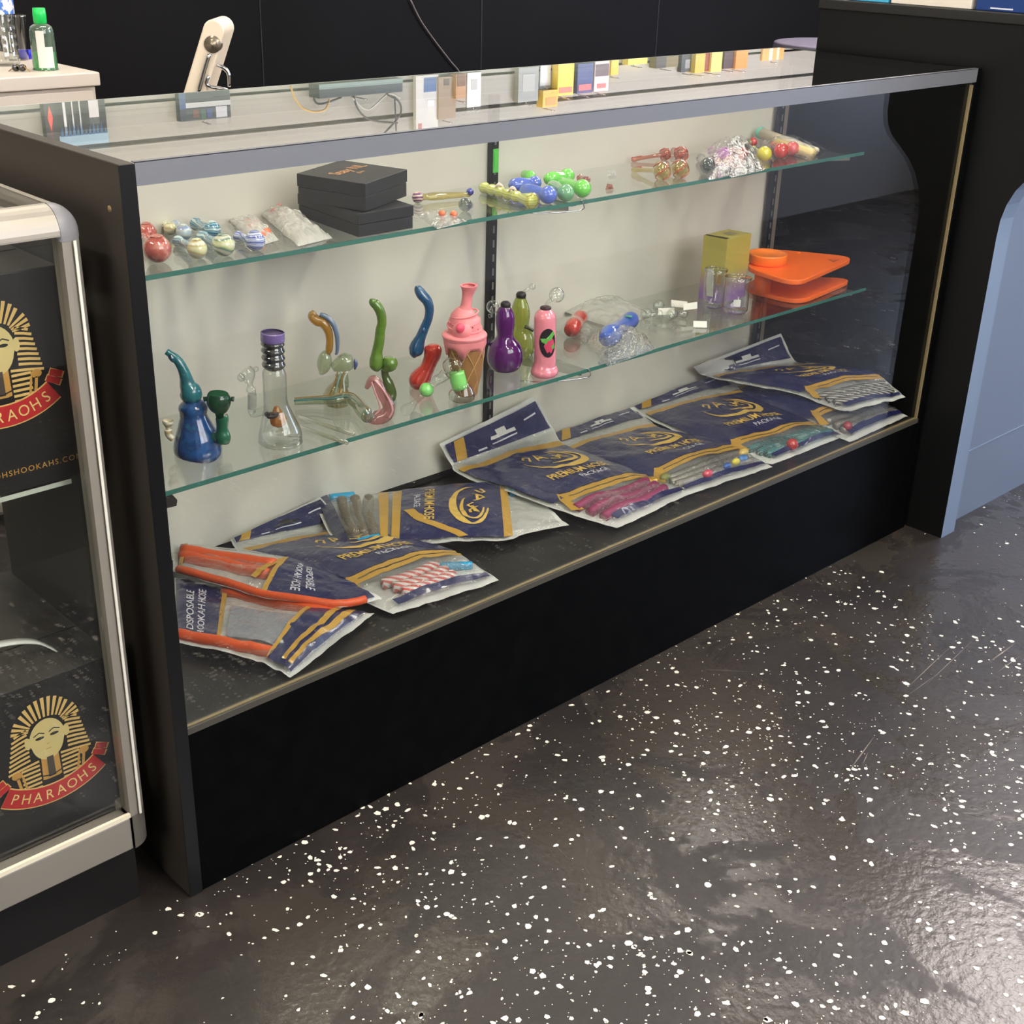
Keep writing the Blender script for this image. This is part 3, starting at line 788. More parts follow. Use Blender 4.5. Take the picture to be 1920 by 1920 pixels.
X0, X1, Z0, Z1 = min(xs), max(xs), min(zs), max(zs); YF = min(v.co.y for v in fc.children[0].data.vertices) - .002
cxx = X0 + (X1 - X0) * .085; czz = (Z0 + Z1) / 2 - .012
G().add([(cxx - .007, YF, czz), (cxx, YF, czz - .03), (cxx + .007, YF, czz), (cxx, YF, czz + .03)], [(0, 1, 2, 3)], 0, False).build('red_diamond', M('red diamond', (220, 90, 80), .4), fc)
g = G(); rnd = random.Random(5)
for k in range(12):
    fx = X0 + (X1 - X0) * (.22 + .065 * k); h = rnd.uniform(.012, .03); zb = Z1 - (Z1 - Z0) * .22
    g.add([(fx, YF + .0004, zb + .002), (fx + .005, YF + .0004, zb - h), (fx + .009, YF + .0004, zb + .002)], [(0, 1, 2)], 0, False)
g.build('flames', M('blue flame', (60, 105, 145), .4), fc)
hang('grinder_pack', 'dark pack printed with coloured cans and pale graffiti on the slat wall', 'pack', 336, 165, 432, 224, (56, 62, 66), .02,
     ((.12, 1, .42, .58, (190, 192, 190)), (.0, .12, .1, .6, (70, 95, 135)), (.25, .36, .65, .9, (110, 70, 55)), (.4, .5, .65, .95, (60, 90, 70)), (.52, .62, .65, .92, (55, 75, 125)), (.7, .92, .6, .95, (190, 192, 196))))
rt = hang('router', 'flat dark router with looped cables on the slat wall', 'router', 598, 152, 755, 178, (36, 42, 44), .05, ((0, 1, .0, .35, (120, 140, 135)),), None)
O = Vector(rt.location)
def cable(pts, r, rgb, nm='cable'):
    g = G(); g.tube(smooth_path([tuple(mir(u, v, WY - .02)) for u, v in pts], 5), r, 8); g.build(nm, M(nm + ' sheath', rgb, .5), rt, 0, O)
cable([(545, 160), (552, 182), (568, 202), (590, 209), (610, 204), (618, 185)], .003, (196, 160, 84))
cable([(588, 165), (590, 188), (604, 194), (640, 182)], .003, (40, 42, 44))
cable([(663, 178), (672, 205), (695, 224), (745, 230)], .0028, (48, 48, 50))
cable([(725, 176), (748, 190), (750, 215), (718, 252)], .003, (60, 62, 64))
cable([(660, 182), (690, 205), (728, 175), (750, 184)], .0025, (190, 188, 180))
cable([(740, 180), (743, 245)], .0022, (60, 60, 60))
hang('blister_pack', 'clear blister pack with blue card on the slat wall', 'pack', 780, 140, 822, 245, (206, 204, 196), .015, ((.35, .9, .05, .3, (70, 100, 150)), (.5, .8, .45, .55, (235, 235, 235)), (.1, .25, .85, .98, (190, 90, 80))))
hang('cardboard_holster', 'plain brown cardboard pack on the slat wall', 'pack', 822, 143, 855, 222, (152, 128, 96), .02, ((.3, .6, .05, .2, (90, 70, 50)),))
hang('tan_carton', 'small orange tan carton on the slat wall', 'pack', 855, 138, 874, 184, (186, 138, 84), .03, ((.1, .9, .0, .5, (120, 80, 40)),))
hang('price_card', 'white price card beside the orange tan carton', 'card', 876, 135, 902, 200, (228, 226, 220), .004, ((.3, .7, .2, .5, (190, 190, 188)),))
hang('grey_blister', 'pale grey blister pack beside the white tag card', 'pack', 972, 125, 1010, 190, (150, 150, 140), .02, ((.2, .8, .2, .7, (176, 176, 168)),))
hang('white_tag', 'white hanging tag next to the yellow packs', 'card', 1013, 122, 1033, 160, (232, 230, 224), .004)
SM = (232, 120, 110)
hang('yellow_pack', 'tall bright yellow pack with a pink curve', 'pack', 1046, 118, 1076, 178, (240, 206, 40), .03, ((.1, .9, .75, .92, SM),))
hang('orange_yellow_pack', 'tilted yellow and orange pack low on the slat wall', 'pack', 1018, 168, 1046, 200, (226, 184, 40), .03, ((.2, .9, .45, .9, (232, 150, 70)),))
hang('navy_pack', 'navy pack with a pink curve on the slat wall', 'pack', 1083, 118, 1112, 174, (62, 66, 118), .03, ((.1, .9, .7, .9, SM),))
hang('pink_white_pack', 'white pack with a pink curve on the slat wall', 'pack', 1115, 114, 1142, 170, (226, 208, 200), .03, ((.05, .95, .1, .5, (110, 90, 90)), (.2, .8, .75, .9, SM)))
hang('yellow_flag', 'narrow yellow pack next to the pink and white pack', 'pack', 1146, 112, 1160, 140, (232, 196, 50), .02)
hang('wide_yellow_pack', 'wide low yellow pack on the slat wall', 'pack', 1178, 108, 1214, 120, (232, 210, 70), .03)
hang('olive_pack', 'olive brown pack on the slat wall', 'pack', 1230, 105, 1272, 126, (120, 104, 60), .03, ((0, .45, 0, 1, (70, 56, 48)),))
hang('black_foil_pack', 'black and silver foil pack on the slat wall', 'pack', 1278, 101, 1300, 134, (60, 60, 62), .02, ((.3, .7, .3, .8, (150, 150, 150)),))
hang('gold_carton', 'gold carton beside the black foil pack', 'pack', 1304, 100, 1322, 136, (212, 184, 80), .04)
hang('red_brown_carton', 'red brown carton between gold and cream cartons', 'pack', 1322, 98, 1334, 132, (150, 70, 50), .03)
hang('cream_carton', 'cream yellow carton beside the red brown carton', 'pack', 1334, 96, 1354, 134, (238, 210, 120), .04)
hang('dark_carton', 'dark purple carton between cream and orange cartons', 'pack', 1358, 97, 1376, 128, (84, 60, 66), .03)
hang('orange_carton', 'orange carton at the end of the hanging packs', 'pack', 1380, 94, 1402, 128, (226, 150, 80), .04)
hang('orange_tags', 'small orange tag pack near the corner of the slat wall', 'pack', 1430, 90, 1470, 112, (232, 176, 110), .01, ((.3, .45, 0, 1, (236, 226, 200)), (.65, .75, 0, 1, (236, 226, 200))))


# ================================================================== goods on the shelves
# ---- hand pipes (bowl ball + stem) lying on a shelf
def rest(u, v, r, z):                       # ball seen at photo point (u,v), radius r px, lying on plane z
    P = on(u, v + .9 * r, 2, z); rm = r * mpp(P)
    return P + Vector((0, 0, rm * .985)), rm
def spoon(label, bowl, stem, z, mat, smat=None, group=None, ring=None, bore=True, bulb=False):
    c, r = rest(*bowl, z); e, re = rest(*stem, z)
    o = thing('glass_pipe', label, 'pipe', Vector((c.x, c.y, z)), group); O = Vector(o.location)
    d = (e - c); ln = d.length; d.normalize()
    g = G(); g.ball(c, r, 22, 16); b = g.build('pipe_bowl', mat, o, 0, O)
    if bore:
        top = c + Vector((0, 0, r * .86)) - NH * (r * .0)
        g = G(); g.tube([top + Vector((0, 0, r * .10)), top + Vector((0, 0, r * .155)), top + Vector((0, 0, r * .10))], [r * .48, r * .36, r * .24], 18, False)
        g.build('bowl_rim', mat, b, 0, O)
    g = G()
    ks = [0, .25, .5, .75, .93, 1.]
    rs = [r * .62, re * 1.02, re * .88, re * .92, re * (1.25 if not bulb else 1.05), re * .75]
    if bulb: rs = [r * .55, re * .8, re * 1.0, re * 1.05, re * .85, re * .3]
    ks2 = ks if not bulb else [0, .35, .7, 1., 1.3, 1.45]
    pts = [tuple(c + d * (ln * k)) + (q,) for k, q in zip(ks2, rs)]
    q = smooth_path(pts, 4)
    g.tube([a[:3] for a in q], [a[3] for a in q], 16)
    g.build('pipe_stem', smat or mat, o, 0, O)
    if ring:
        g = G(); p = c + d * (r * 1.05); g.tube([p - d * .003, p, p + d * .003], [re * 1.05, re * 1.35, re * 1.05], 16); g.build('glass_ring', ring, o, 0, O)
    return o
SPECK = swirl('red speckled glass', [(164, 72, 62), (188, 94, 82), (216, 152, 136)], 80, kind='NOISE', rough=.12)
CREAMG = swirl('cream swirl glass', [(224, 218, 176), (206, 210, 160), (196, 170, 110), (220, 222, 200)], 22, 6)
GREENC = swirl('cream green swirl glass', [(222, 220, 186), (190, 200, 140), (90, 120, 120), (224, 224, 200)], 18, 7)
TEALW = swirl('teal striped glass', [(40, 110, 140), (150, 196, 206), (30, 90, 128), (196, 220, 220)], 34, 4)
BLUEW = swirl('blue white striped glass', [(60, 74, 168), (206, 214, 230), (84, 100, 190), (220, 226, 236)], 46, 3)
PALEB = swirl('pale blue glass', [(176, 196, 210), (206, 214, 206), (130, 150, 190)], 26, 4)
RINGW = M('cream ring', (222, 222, 206), .15, coat=1)
GP = 'hand pipes on the upper shelf'
spoon('large red speckled round pipe beside the left end panel', (297, 469, 26), (272, 446, 10), ZU, SPECK, group=GP)
spoon('smaller red speckled pipe with a navy bead behind the large red one', (277, 437, 18), (262, 424, 7), ZU, SPECK, group=GP)
spoon('cream yellow pipe with blue ringed stem beside the red speckled pipes', (371, 468, 19), (332, 452, 9), ZU, CREAMG, TEALW, GP, RINGW)
spoon('cream green pipe with dark swirl and teal stem', (421, 461, 21), (378, 446, 11), ZU, GREENC, TEALW, GP, RINGW)
spoon('blue and white striped pipe next to the orange bead pouch', (479, 453, 19), (446, 444, 9), ZU, BLUEW, group=GP)
spoon('teal striped pipe with upturned end behind the cream pipes', (399, 432, 16), (366, 420, 10), ZU, TEALW, group=GP)
spoon('pale blue ringed pipe behind the cream yellow pipe', (346, 437, 15), (328, 424, 9), ZU, PALEB, group=GP, ring=M('navy ring', (70, 80, 150), .15, coat=1))
spoon('pale cream ringed pipe against the back of the group', (320, 430, 12), (308, 420, 8), ZU, CREAMG, group=GP)
BLUEP = M('periwinkle glass', (92, 116, 208), .12, coat=1); GREENP = M('apple green glass', (120, 214, 90), .12, coat=1); GREENM = M('muted green glass', (118, 176, 130), .12, coat=1)
spoon('periwinkle blue pipe at the front of the blue and green group', (1027, 367, 17), (992, 361, 14), ZU, BLUEP, group=GP, bulb=True, bore=False)
spoon('periwinkle blue pipe behind the other blue pipe', (1002, 344, 13), (969, 347, 12), ZU, BLUEP, group=GP, bulb=True, bore=False)
spoon('apple green pipe at the shelf end of the green group', (1091, 355, 17), (1062, 346, 11), ZU, GREENP, group=GP, bulb=True, bore=False)
spoon('muted sea green pipe between the blue and the apple green pipes', (1060, 363, 16), (1040, 350, 10), ZU, GREENM, group=GP, bulb=True, bore=False)
spoon('apple green pipe at the back of the green group', (1063, 331, 14), (1034, 336, 12), ZU, GREENP, group=GP, bulb=True, bore=False)
spoon('small apple green pipe peeping over the blue pipes', (993, 333, 12), (984, 328, 7), ZU, GREENP, group=GP, bore=False)
ROSEC = glass('rose clear glass', (236, 200, 190), r0=.07, p=3, edge=.7, body=.2, body_rgb=(196, 130, 118))
spoon('rosy clear pipe behind the apple green pipes', (1100, 338, 7), (1086, 334, 6), ZU, ROSEC, group=GP, bore=False)
AMBER = glass('straw clear glass', (244, 236, 190), r0=.08, p=2.8, edge=.62, body=.22, body_rgb=(226, 206, 140))
PEACHG = glass('peach clear glass', (244, 210, 190), r0=.08, p=2.8, edge=.7, body=.35, body_rgb=(226, 140, 110))
REDL = M('red glass line', (176, 62, 46), .15, coat=1)
def striped(label, bowl, stem, mat):
    o = spoon(label, bowl, stem, ZU, mat, group=GP, bore=False)
    O = Vector(o.location); c, r = rest(*bowl, ZU); e, re = rest(*stem, ZU)
    for k in range(3):
        g = G(); ph = k * 2.1
        pts = []
        for i in range(14):
            a = ph + i * .25; b = -1.2 + 2.4 * i / 13
            pts.append(c + Vector((math.cos(a) * math.cos(b), math.sin(a) * math.cos(b), math.sin(b))) * (r * 1.01))
        g.tube(pts, .0011, 6); g.build('colour_line', REDL, o, 0, O)
    g = G(); up = Vector((0, 0, re * .9)); g.tube([c * .3 + e * .7 + up, e + up * 1.02], .0014, 6); g.build('colour_line', REDL, o, 0, O)
striped('straw clear pipe with red lines nearest the loose glass chips', (1240, 322, 17), (1186, 318, 5), AMBER)
striped('straw clear pipe with red lines next to the clear smoky ball', (1274, 318, 17), (1232, 308, 6), AMBER)
striped('peach clear pipe with red stem at the back of the straw pipes', (1246, 290, 11), (1184, 300, 4), PEACHG)
striped('peach clear pipe behind the straw pipes beside the plastic pouch', (1276, 290, 14), (1262, 284, 6), PEACHG)
SMOKE = glass('smoky clear glass', (206, 212, 212), r0=.07, p=3, edge=.5)
MAG = M('magenta glass', (206, 40, 200), .12, coat=1); YEL = M('yellow glass', (226, 212, 60), .12, coat=1); RED2 = M('tomato glass', (206, 62, 52), .12, coat=1); CORAL = M('coral glass', (214, 96, 96), .12, coat=1)
spoon('smoky clear ball pipe in front of the magenta pipe', (1325, 312, 15), (1312, 296, 7), ZU, SMOKE, group=GP, bore=False)
spoon('magenta pipe inside the crumpled clear pouch', (1354, 291, 14), (1334, 284, 8), ZU, MAG, group=GP, bore=False)
spoon('yellow pipe with thin stem beside the tomato red pipes', (1432, 290, 14), (1410, 279, 5), ZU, YEL, group=GP, bore=False)
spoon('tomato red pipe between the yellow and coral pipes', (1463, 284, 14), (1450, 272, 7), ZU, RED2, group=GP, bore=False)
spoon('coral red pipe near the cream tubes', (1484, 280, 13), (1476, 270, 7), ZU, CORAL, group=GP, bore=False)
spoon('small red and green pipe behind the yellow pipe', (1411, 267, 8), (1397, 269, 6), ZU, RED2, M('moss glass', (96, 140, 84), .15, coat=1), GP, bore=False)
spoon('peach glass pipe behind the tomato red pipe', (1452, 264, 11), (1440, 258, 6), ZU, PEACHG, group=GP, bore=False)
spoon('orange red pipe inside the crumpled clear pouch', (1393, 287, 10), (1372, 282, 6), ZU, M('orange red glass', (222, 84, 56), .12, coat=1), group=GP, bore=False)
# loose chips of clear glass
def chip(label, u, v, w, h, mat):
    P = on(u, v, 2, ZU)
    s = mpp(P); o = thing('glass_chip', label, 'glass piece', P); rnd = random.Random(int(u))
    g = G(); pts = [(-w / 2 * s, 0), (-w * .3 * s, h * s), (w * .35 * s, h * .85 * s), (w / 2 * s, .1 * h * s)]
    g.prism(pts, P, RH, Vector((0, 0, 1)) * .6 + NH * .6, NH * .004); g.build('chip_body', mat, o, .0008, P)
    g = G(); g.box(P + Vector((-.002, -.002, .001)), P + Vector((.003, .001, .006))); g.build('chip_corner', mat, o, .0005, P)
chip('tiny clear white glass chip alone on the upper shelf', 1148, 329, 18, 14, glass('white chip', (250, 250, 250), r0=.2, edge=.8, body=.3, body_rgb=(240, 240, 236)))
chip('tiny rosy glass chip alone near the shelf edge', 1143, 356, 16, 16, ROSEC)
# straight tube pipe with blue knobs
ZI = ZU
t, P, s = item('tube_pipe', 'clear straight tube pipe with red and blue ends on the upper shelf', 'pipe', (835, 398), ZI)
a, ra = rest(783, 371, 11, ZI); b_, rb = rest(881, 365, 8, ZI)
g = G(); q = smooth_path([tuple(a) + (ra * .9,), tuple(a.lerp(b_, .15)) + (ra * .55,), tuple(a.lerp(b_, .3)) + (ra * .7,), tuple(a.lerp(b_, .8)) + (ra * .5,), tuple(b_) + (ra * .45,)], 4)
g.tube([x[:3] for x in q], [x[3] for x in q], 16); g.build('pipe_tube', AMBER, t, 0, P)
g = G(); g.ball(a, ra, 16, 12); g.build('end_knob', swirl('red blue knob', [(60, 60, 140), (180, 80, 60), (226, 220, 200)], 60, 4), t, 0, P)
g = G(); g.ball(b_ + Vector((0, 0, .004)), rb * .9, 14, 10); g.build('end_knob', M('navy knob', (44, 52, 150), .12, coat=1), t, 0, P)
t, P, s = item('twist_pipe', 'small clear twisted glass pipe beside the straight tube pipe', 'pipe', (872, 398), ZI)
c, r = rest(872, 385, 13, ZI)
g = G(); g.ball(c, r, 18, 12); g.build('pipe_bowl', SMOKE, t, 0, P)
g = G(); g.tube([c + Vector((r * .75 * math.cos(i * .7) * (1 - i / 26), r * .75 * math.sin(i * .7) * (1 - i / 26), r * (.5 + i / 40))) for i in range(24)], .0012, 8); g.build('glass_coil', CLEAR2, t, 0, P)
# yellow green ribbed steamroller
t, P, s = item('steamroller_pipe', 'yellow green ribbed tube pipe with flared clear mouth beside the blue pipes', 'pipe', (950, 388), ZI)
a, ra = rest(905, 352, 10, ZI); b_, rb = rest(996, 378, 13, ZI)
g = G(); q = []
for i in range(41):
    k = i / 40; q.append(tuple(a.lerp(b_, k)) + ((ra * (.95 + .16 * math.sin(k * 38)) if k < .8 else ra * (.85 + (k - .8) * 3.0)),))
g.tube([x[:3] for x in q], [x[3] for x in q], 20); g.build('pipe_tube', swirl('yellow green bands', [(196, 206, 96), (226, 226, 150), (176, 190, 80)], 40, 2), t, 0, P)
g = G(); d = (b_ - a).normalized(); g.tube([b_, b_ + d * .004, b_ + d * .006], [ra * 1.3, ra * 1.5, ra * 1.2], 20, False); g.build('flared_mouth', AMBER, t, 0, P)
for k, off in ((.35, 0), (.62, .0)):
    p = a.lerp(b_, k) + Vector((0, 0, ra * 1.1)); g = G(); g.tube([p + Vector((.006 * math.cos(x), .006 * math.sin(x), .003 * math.sin(2 * x))) for x in [i * .4 for i in range(17)]], .0016, 8); g.build('glass_curl', M('pale pink curl', (224, 204, 190), .15, coat=1), t, 0, P)

# two stacked black gift boxes
def quadbox(name, label, front, z, zt, mat, group, depth_pts):
    """box on plane z: three base corners given as photo points on that plane (left, near, right)"""
    A, B, C_ = [on(u, v, 2, z) for u, v in front]
    D = A + C_ - B
    o = thing(name, label, 'box', (A + C_) / 2, group); O = Vector(o.location)
    up = Vector((0, 0, zt - z))
    zl = z + (zt - z) * .52
    def loop(zz, sc=1.):
        c = (A + C_) / 2
        return [Vector((c.x + (p.x - c.x) * sc, c.y + (p.y - c.y) * sc, zz)) for p in (A, B, C_, D)]
    def blk(z0, z1, sc):
        vs = loop(z0, sc) + loop(z1, sc)
        return G().add(vs, [(3, 2, 1, 0), (4, 5, 6, 7), (0, 1, 5, 4), (1, 2, 6, 5), (2, 3, 7, 6), (3, 0, 4, 7)], 0, False)
    blk(z + .0002, zl, .985).build('box_tray', mat, o, .001, O)
    blk(zl + .0006, zt, 1.).build('box_lid', mat, o, .001, O)
    return o, A, B, C_, D, O
BOXB = M('charcoal gift box', (27, 27, 28), .5, bump=(200, .1, .0006))
GB = 'black gift boxes on the upper shelf'
hB = .034
quadbox('gift_box', 'lower black gift box standing on the upper glass shelf', ((559, 405), (672, 446), (776, 428)), ZU, ZU + hB, BOXB, GB, None)
z1_ = ZU + hB + .0004
o, A, B, C_, D, O = quadbox('gift_box', 'upper black gift box with gold script, turned on top of another box', ((558, 377), (686, 398), (764, 368)), z1_, z1_ + hB + .006, BOXB, GB, None)
ctr = (A + C_) / 2; ctr.z = z1_ + hB + .0066
exv = (C_ - B).normalized(); eyv = Vector((-exv.y, exv.x, 0))
g = G(); text_on(g, 'Stay NL', ctr + eyv * .002 + exv * .006, exv, eyv, .028, .012); text_on(g, 'glass', ctr - eyv * .016, exv, eyv, .011, .01)
g.build('gold_script', M('copper foil', (206, 146, 92), .4), o, 0, O)

# ---- crumpled clear pouches
def film_sheet(corners, nu, nv, puff, wr, seed, off=0.):
    """soft bulging sheet over four 3D corners"""
    A, B, C_, D = corners; vs = []; fs = []
    for j in range(nv + 1):
        for i in range(nu + 1):
            u, v = i / nu, j / nv
            p = (A * (1 - u) + B * u) * (1 - v) + (D * (1 - u) + C_ * u) * v
            k = (math.sin(PI * u) * math.sin(PI * v)) ** .55 if 0 < u < 1 and 0 < v < 1 else 0
            n = noise.noise(Vector((u * 5 + seed, v * 5, seed * .7))) + .6 * noise.noise(Vector((u * 13, v * 13 + seed, 1.3)))
            e = .35 if k == 0 else 1
            vs.append(p + Vector((n * wr * .6, n * wr * .4, off + puff * k + wr * .5 * abs(n) * e)))
    for j in range(nv):
        for i in range(nu):
            a = j * (nu + 1) + i; fs.append((a, a + 1, a + nu + 2, a + nu + 1))
    return vs, fs
def pouch(label, pix, z, puff, wr, seed, mat, fill=None, zip_=False):
    cs = [on(u, v, 2, z + .0006) for u, v in pix]
    c = sum(cs, Vector()) / 4
    o = thing('plastic_pouch', label, 'pouch', Vector((c.x, c.y, z))); O = Vector(o.location)
    vs, fs = film_sheet(cs, 34, 34, puff, wr, seed); G().add(vs, fs).build('film_front', mat, o, 0, O)
    vs, fs = film_sheet(cs, 8, 8, 0, 0, seed); G().add(vs, fs).build('film_back', mat, o, 0, O)
    if fill: fill(o, O, cs)
    if zip_:
        a, b = cs[3], cs[2]
        for k in (.0, .012):
            sh = (cs[0] - cs[3]).normalized() * k
            g = G(); g.tube([a + sh + Vector((0, 0, .003)), b + sh + Vector((0, 0, .003))], .0016, 8); g.build('zip_strip', M('zip strip', (206, 210, 214), .3), o, 0, O)
    return o
def beads(rgb, n, r, seed, region=(.25, .75, .25, .75)):
    def fill(o, O, cs):
        rnd = random.Random(seed); m = M('bead glass', rgb, .15, coat=1)
        for k in range(n):
            u = rnd.uniform(*region[:2]); v = rnd.uniform(*region[2:])
            p = (cs[0] * (1 - u) + cs[1] * u) * (1 - v) + (cs[3] * (1 - u) + cs[2] * u) * v
            g = G(); g.ball(p + Vector((0, 0, r)), r, 10, 8); g.build('bead', m, o, 0, O)
    return fill
pouch('clear pouch of orange glass beads beside the blue striped pipe', ((428, 412), (478, 406), (524, 450), (484, 462)), ZU, .012, .006, 3.1, FROST, beads((236, 116, 72), 9, .006, 4, (.3, .75, .3, .9)))
pouch('long bubble wrap pouch with reddish pipes leaning on the black gift boxes', ((486, 400), (528, 391), (625, 446), (560, 462)), ZU, .02, .009, 8.4, FROST, beads((196, 116, 110), 5, .008, 9, (.3, .7, .05, .4)))
pouch('flat clear pouch with an orange bead in front of the tube pipe', ((782, 402), (822, 390), (876, 415), (820, 430)), ZU, .006, .004, 5.2, FILM, beads((232, 110, 60), 2, .006, 2, (.55, .85, .5, .7)))
pouch('crumpled clear pouch over the magenta and orange pipes', ((1305, 292), (1400, 262), (1432, 315), (1330, 338)), ZU, .032, .018, 2.2, FILM, beads((214, 150, 140), 6, .008, 6))
pouch('clear pouch with pale pink glass at the shelf edge', ((1350, 318), (1400, 303), (1438, 318), (1372, 333)), ZU, .010, .008, 12.2, FILM, beads((226, 180, 166), 5, .005, 7))
def tubes_fill(o, O, cs):
    a, b = cs[0].lerp(cs[3], .3), cs[1].lerp(cs[2], .55)
    up = Vector((0, 0, .02))
    g = G(); g.tube([a + up, a.lerp(b, .95) + Vector((0, 0, .009))], [.011, .007], 16); g.build('cream_tube', M('cream tube', (236, 224, 196), .25), o, 0, O)
    g = G(); g.ball(a + up, .0125, 14, 10); g.build('teal_tip', M('teal tip', (120, 206, 180), .2, coat=1), o, 0, O)
    a, b = cs[0].lerp(cs[3], .85), cs[1].lerp(cs[2], .8)
    g = G(); g.tube([a.lerp(b, .2) + Vector((0, 0, .016)), a.lerp(b, .95) + Vector((0, 0, .009))], [.008, .010], 16); g.build('cream_tube', M('yellow cream tube', (232, 206, 140), .25), o, 0, O)
pouch('long clear pouch with cream tubes and a teal tip at the shelf end', ((1418, 262), (1555, 283), (1520, 302), (1440, 280)), ZU, .026, .010, 6.6, FILM, tubes_fill)

# ================================================================== lower shelf
ZW = ZL
# blue bubbler with green bowl
t, P, s = item('bubbler', 'blue and teal blown glass bubbler with curved neck and green bowl', 'bubbler', (365, 843), ZW)
BLUEB = swirl('cobalt streaked glass', [(24, 70, 140), (30, 88, 152), (20, 62, 120), (40, 106, 146)], 45, kind='NOISE')
TEALB = swirl('teal streaked glass', [(22, 92, 108), (34, 116, 126), (20, 82, 100)], 45, kind='NOISE')
DGREEN = M('bottle green glass', (16, 96, 66), .1, coat=1); 
g = G(); tr(g, P, [(371, 858, 22), (372, 851, 41), (371, 838, 45), (369, 820, 41), (366, 800, 33), (363, 782, 26), (362, 775, 25), (362, 766, 27), (361, 758, 25), (360, 751, 16)]); g.build('lower_chamber', BLUEB, t, 0, P)
g = G(); tr(g, P, [(360, 752, 15), (359, 744, 20), (357, 733, 20), (352, 722, 15), (349, 710, 12), (344, 695, 10), (336, 680, 9), (328, 671, 8), (319, 664, 6.5), (312, 659, 6)]); g.build('neck', TEALB, t, 0, P)
g = G(); tr(g, P, [(331, 667, 2), (326, 669, 9.5), (321, 672, 10), (318, 674, 2)], 3, 16); g.build('mouth_ring', M('dark teal ring', (20, 78, 104), .1, coat=1), t, 0, P)
g = G(); tr(g, P, [(420, 822, 14), (421, 812, 15), (420, 798, 11), (420, 780, 12), (419, 776, 12)], off=-.012); tr(g, P, [(395, 818, 9), (412, 815, 11)], 2, 14, -.008); g.build('bowl_joint', DGREEN, t, 0, P)
g = G(); tr(g, P, [(415, 778, 6), (415, 769, 9), (415, 763, 16), (414, 750, 22), (413, 738, 21), (413, 732, 18)], off=-.012, caps=False); tr(g, P, [(392, 742, 4), (386, 743, 5)], 2, 10, -.012); tr(g, P, [(436, 742, 4), (442, 743, 5)], 2, 10, -.012); g.build('green_bowl', glass('green bowl glass', (70, 150, 110), r0=.07, edge=.4, body=.5, body_rgb=(12, 84, 58)), t, 0, P)
g = G(); tr(g, P, [(330, 816, 6), (322, 808, 7), (320, 798, 7)], off=-.015); tr(g, P, [(320, 800, 3), (320, 794, 5), (320, 786, 10), (320, 781, 10)], off=-.015, caps=False); g.build('side_cup', swirl('cream cup', [(206, 184, 130), (232, 226, 206)], 30, 2), t, 0, P)

# clear beaker with violet mouth
t, P, s = item('beaker_bong', 'clear glass beaker water pipe with violet mouth and grey ribbed neck', 'water pipe', (526, 826), ZW)
g = G(); tr(g, P, [(526, 826, 38), (526, 822, 41), (525, 810, 40), (522, 790, 33), (519, 770, 26), (517, 758, 23), (516, 745, 22), (515, 715, 22), (514, 700, 22), (514, 694, 19), (513, 690, 17)], caps=False, n=32); g.build('glass_body', CLEAR, t, 0, P)
g = G()
tr(g, P, [(526, 829, 40), (526, 826, 42), (526, 823, 40)], 2, 32, 0, True); g.build('glass_foot', CLEAR2, t, 0, P)
pr = [(513, 692, 15)]
for k in range(4):
    v = 684 - k * 13; pr += [(513 - k * .6, v + 5, 18.5), (513 - k * .6, v - 1, 22), (513 - k * .6, v - 7, 18.5)]
g = G(); tr(g, P, pr, 4, 28, 0, False); g.build('ribbed_neck', glass('grey ribbed glass', (150, 150, 150), r0=.12, p=2.4, edge=.4, body=.5, body_rgb=(84, 84, 86)), t, 0, P)
g = G(); tr(g, P, [(511, 640, 20), (511, 638, 22), (511, 625, 22), (511, 623, 21.5), (511, 622.5, 19.5)], 3, 28, 0, False); g.build('mouth_rim', M('violet glass', (124, 104, 164), .15, coat=1), t, 0, P)
g = G(); tr(g, P, [(511, 626, 19.5), (511, 625, 19.5)], 2, 28, 0, True); g.build('mouth_opening', M('violet shade', (92, 76, 116), .4), t, 0, P)
g = G(); tr(g, P, [(524, 799, 8), (523, 793, 15), (521, 783, 15), (520, 776, 11), (519, 768, 7), (519, 762, 4)]); g.build('honey_percolator', glass('honey glass', (232, 180, 90), r0=.06, edge=.7, body=.6, body_rgb=(214, 150, 60)), t, 0, P)
X = vpl(515, 775, P) - NH * .010
g = G(); g.ball(X, .0085, 14, 10, 0, (1.3, .5, .5)); g.ball(X - RH * .009 + Vector((0, 0, .002)), .004, 10, 8); g.build('bee_figure', M('dark bee', (44, 30, 26), .3), t, 0, P)
for sg_ in (-1, 1):
    g = G(); g.ball(X + RH * (.004 * sg_) + Vector((0, 0, .004)), .005, 10, 8, 0, (1.2, .6, .25)); g.build('bee_wing', M('smoky wing', (70, 56, 50), .3), t, 0, P)
g = G(); tr(g, P, [(525, 812, 14), (525, 806, 16), (524, 802, 4), (524, 796, 4)], 3, 20, 0, False); g.build('downstem_disc', CLEAR2, t, 0, P)
g = G(); tr(g, P, [(500, 766, 8), (484, 772, 8), (475, 775, 6), (473, 765, 8), (473, 735, 8), (471, 728, 9), (470, 720, 5), (468, 712, 9), (466, 702, 14), (463, 696, 15), (460, 692, 13)], 4, 18, -.004, False); g.build('side_arm', CLEAR2, t, 0, P)
g = G(); tr(g, P, [(474, 764, 8.6), (474, 737, 8.6)], 2, 18, -.004, False); g.build('frosted_joint', glass('frosted joint', (240, 240, 238), r0=.08, edge=.8, rough=.3, body=.35, body_rgb=(226, 226, 220)), t, 0, P)
g = G(); X = vpl(452, 708, P); g.ball(X, .006, 12, 8); X = vpl(450, 706, P) ; g.ball(vpl(480, 692, P), .004, 10, 8); g.build('glass_handle', CLEAR2, t, 0, P)
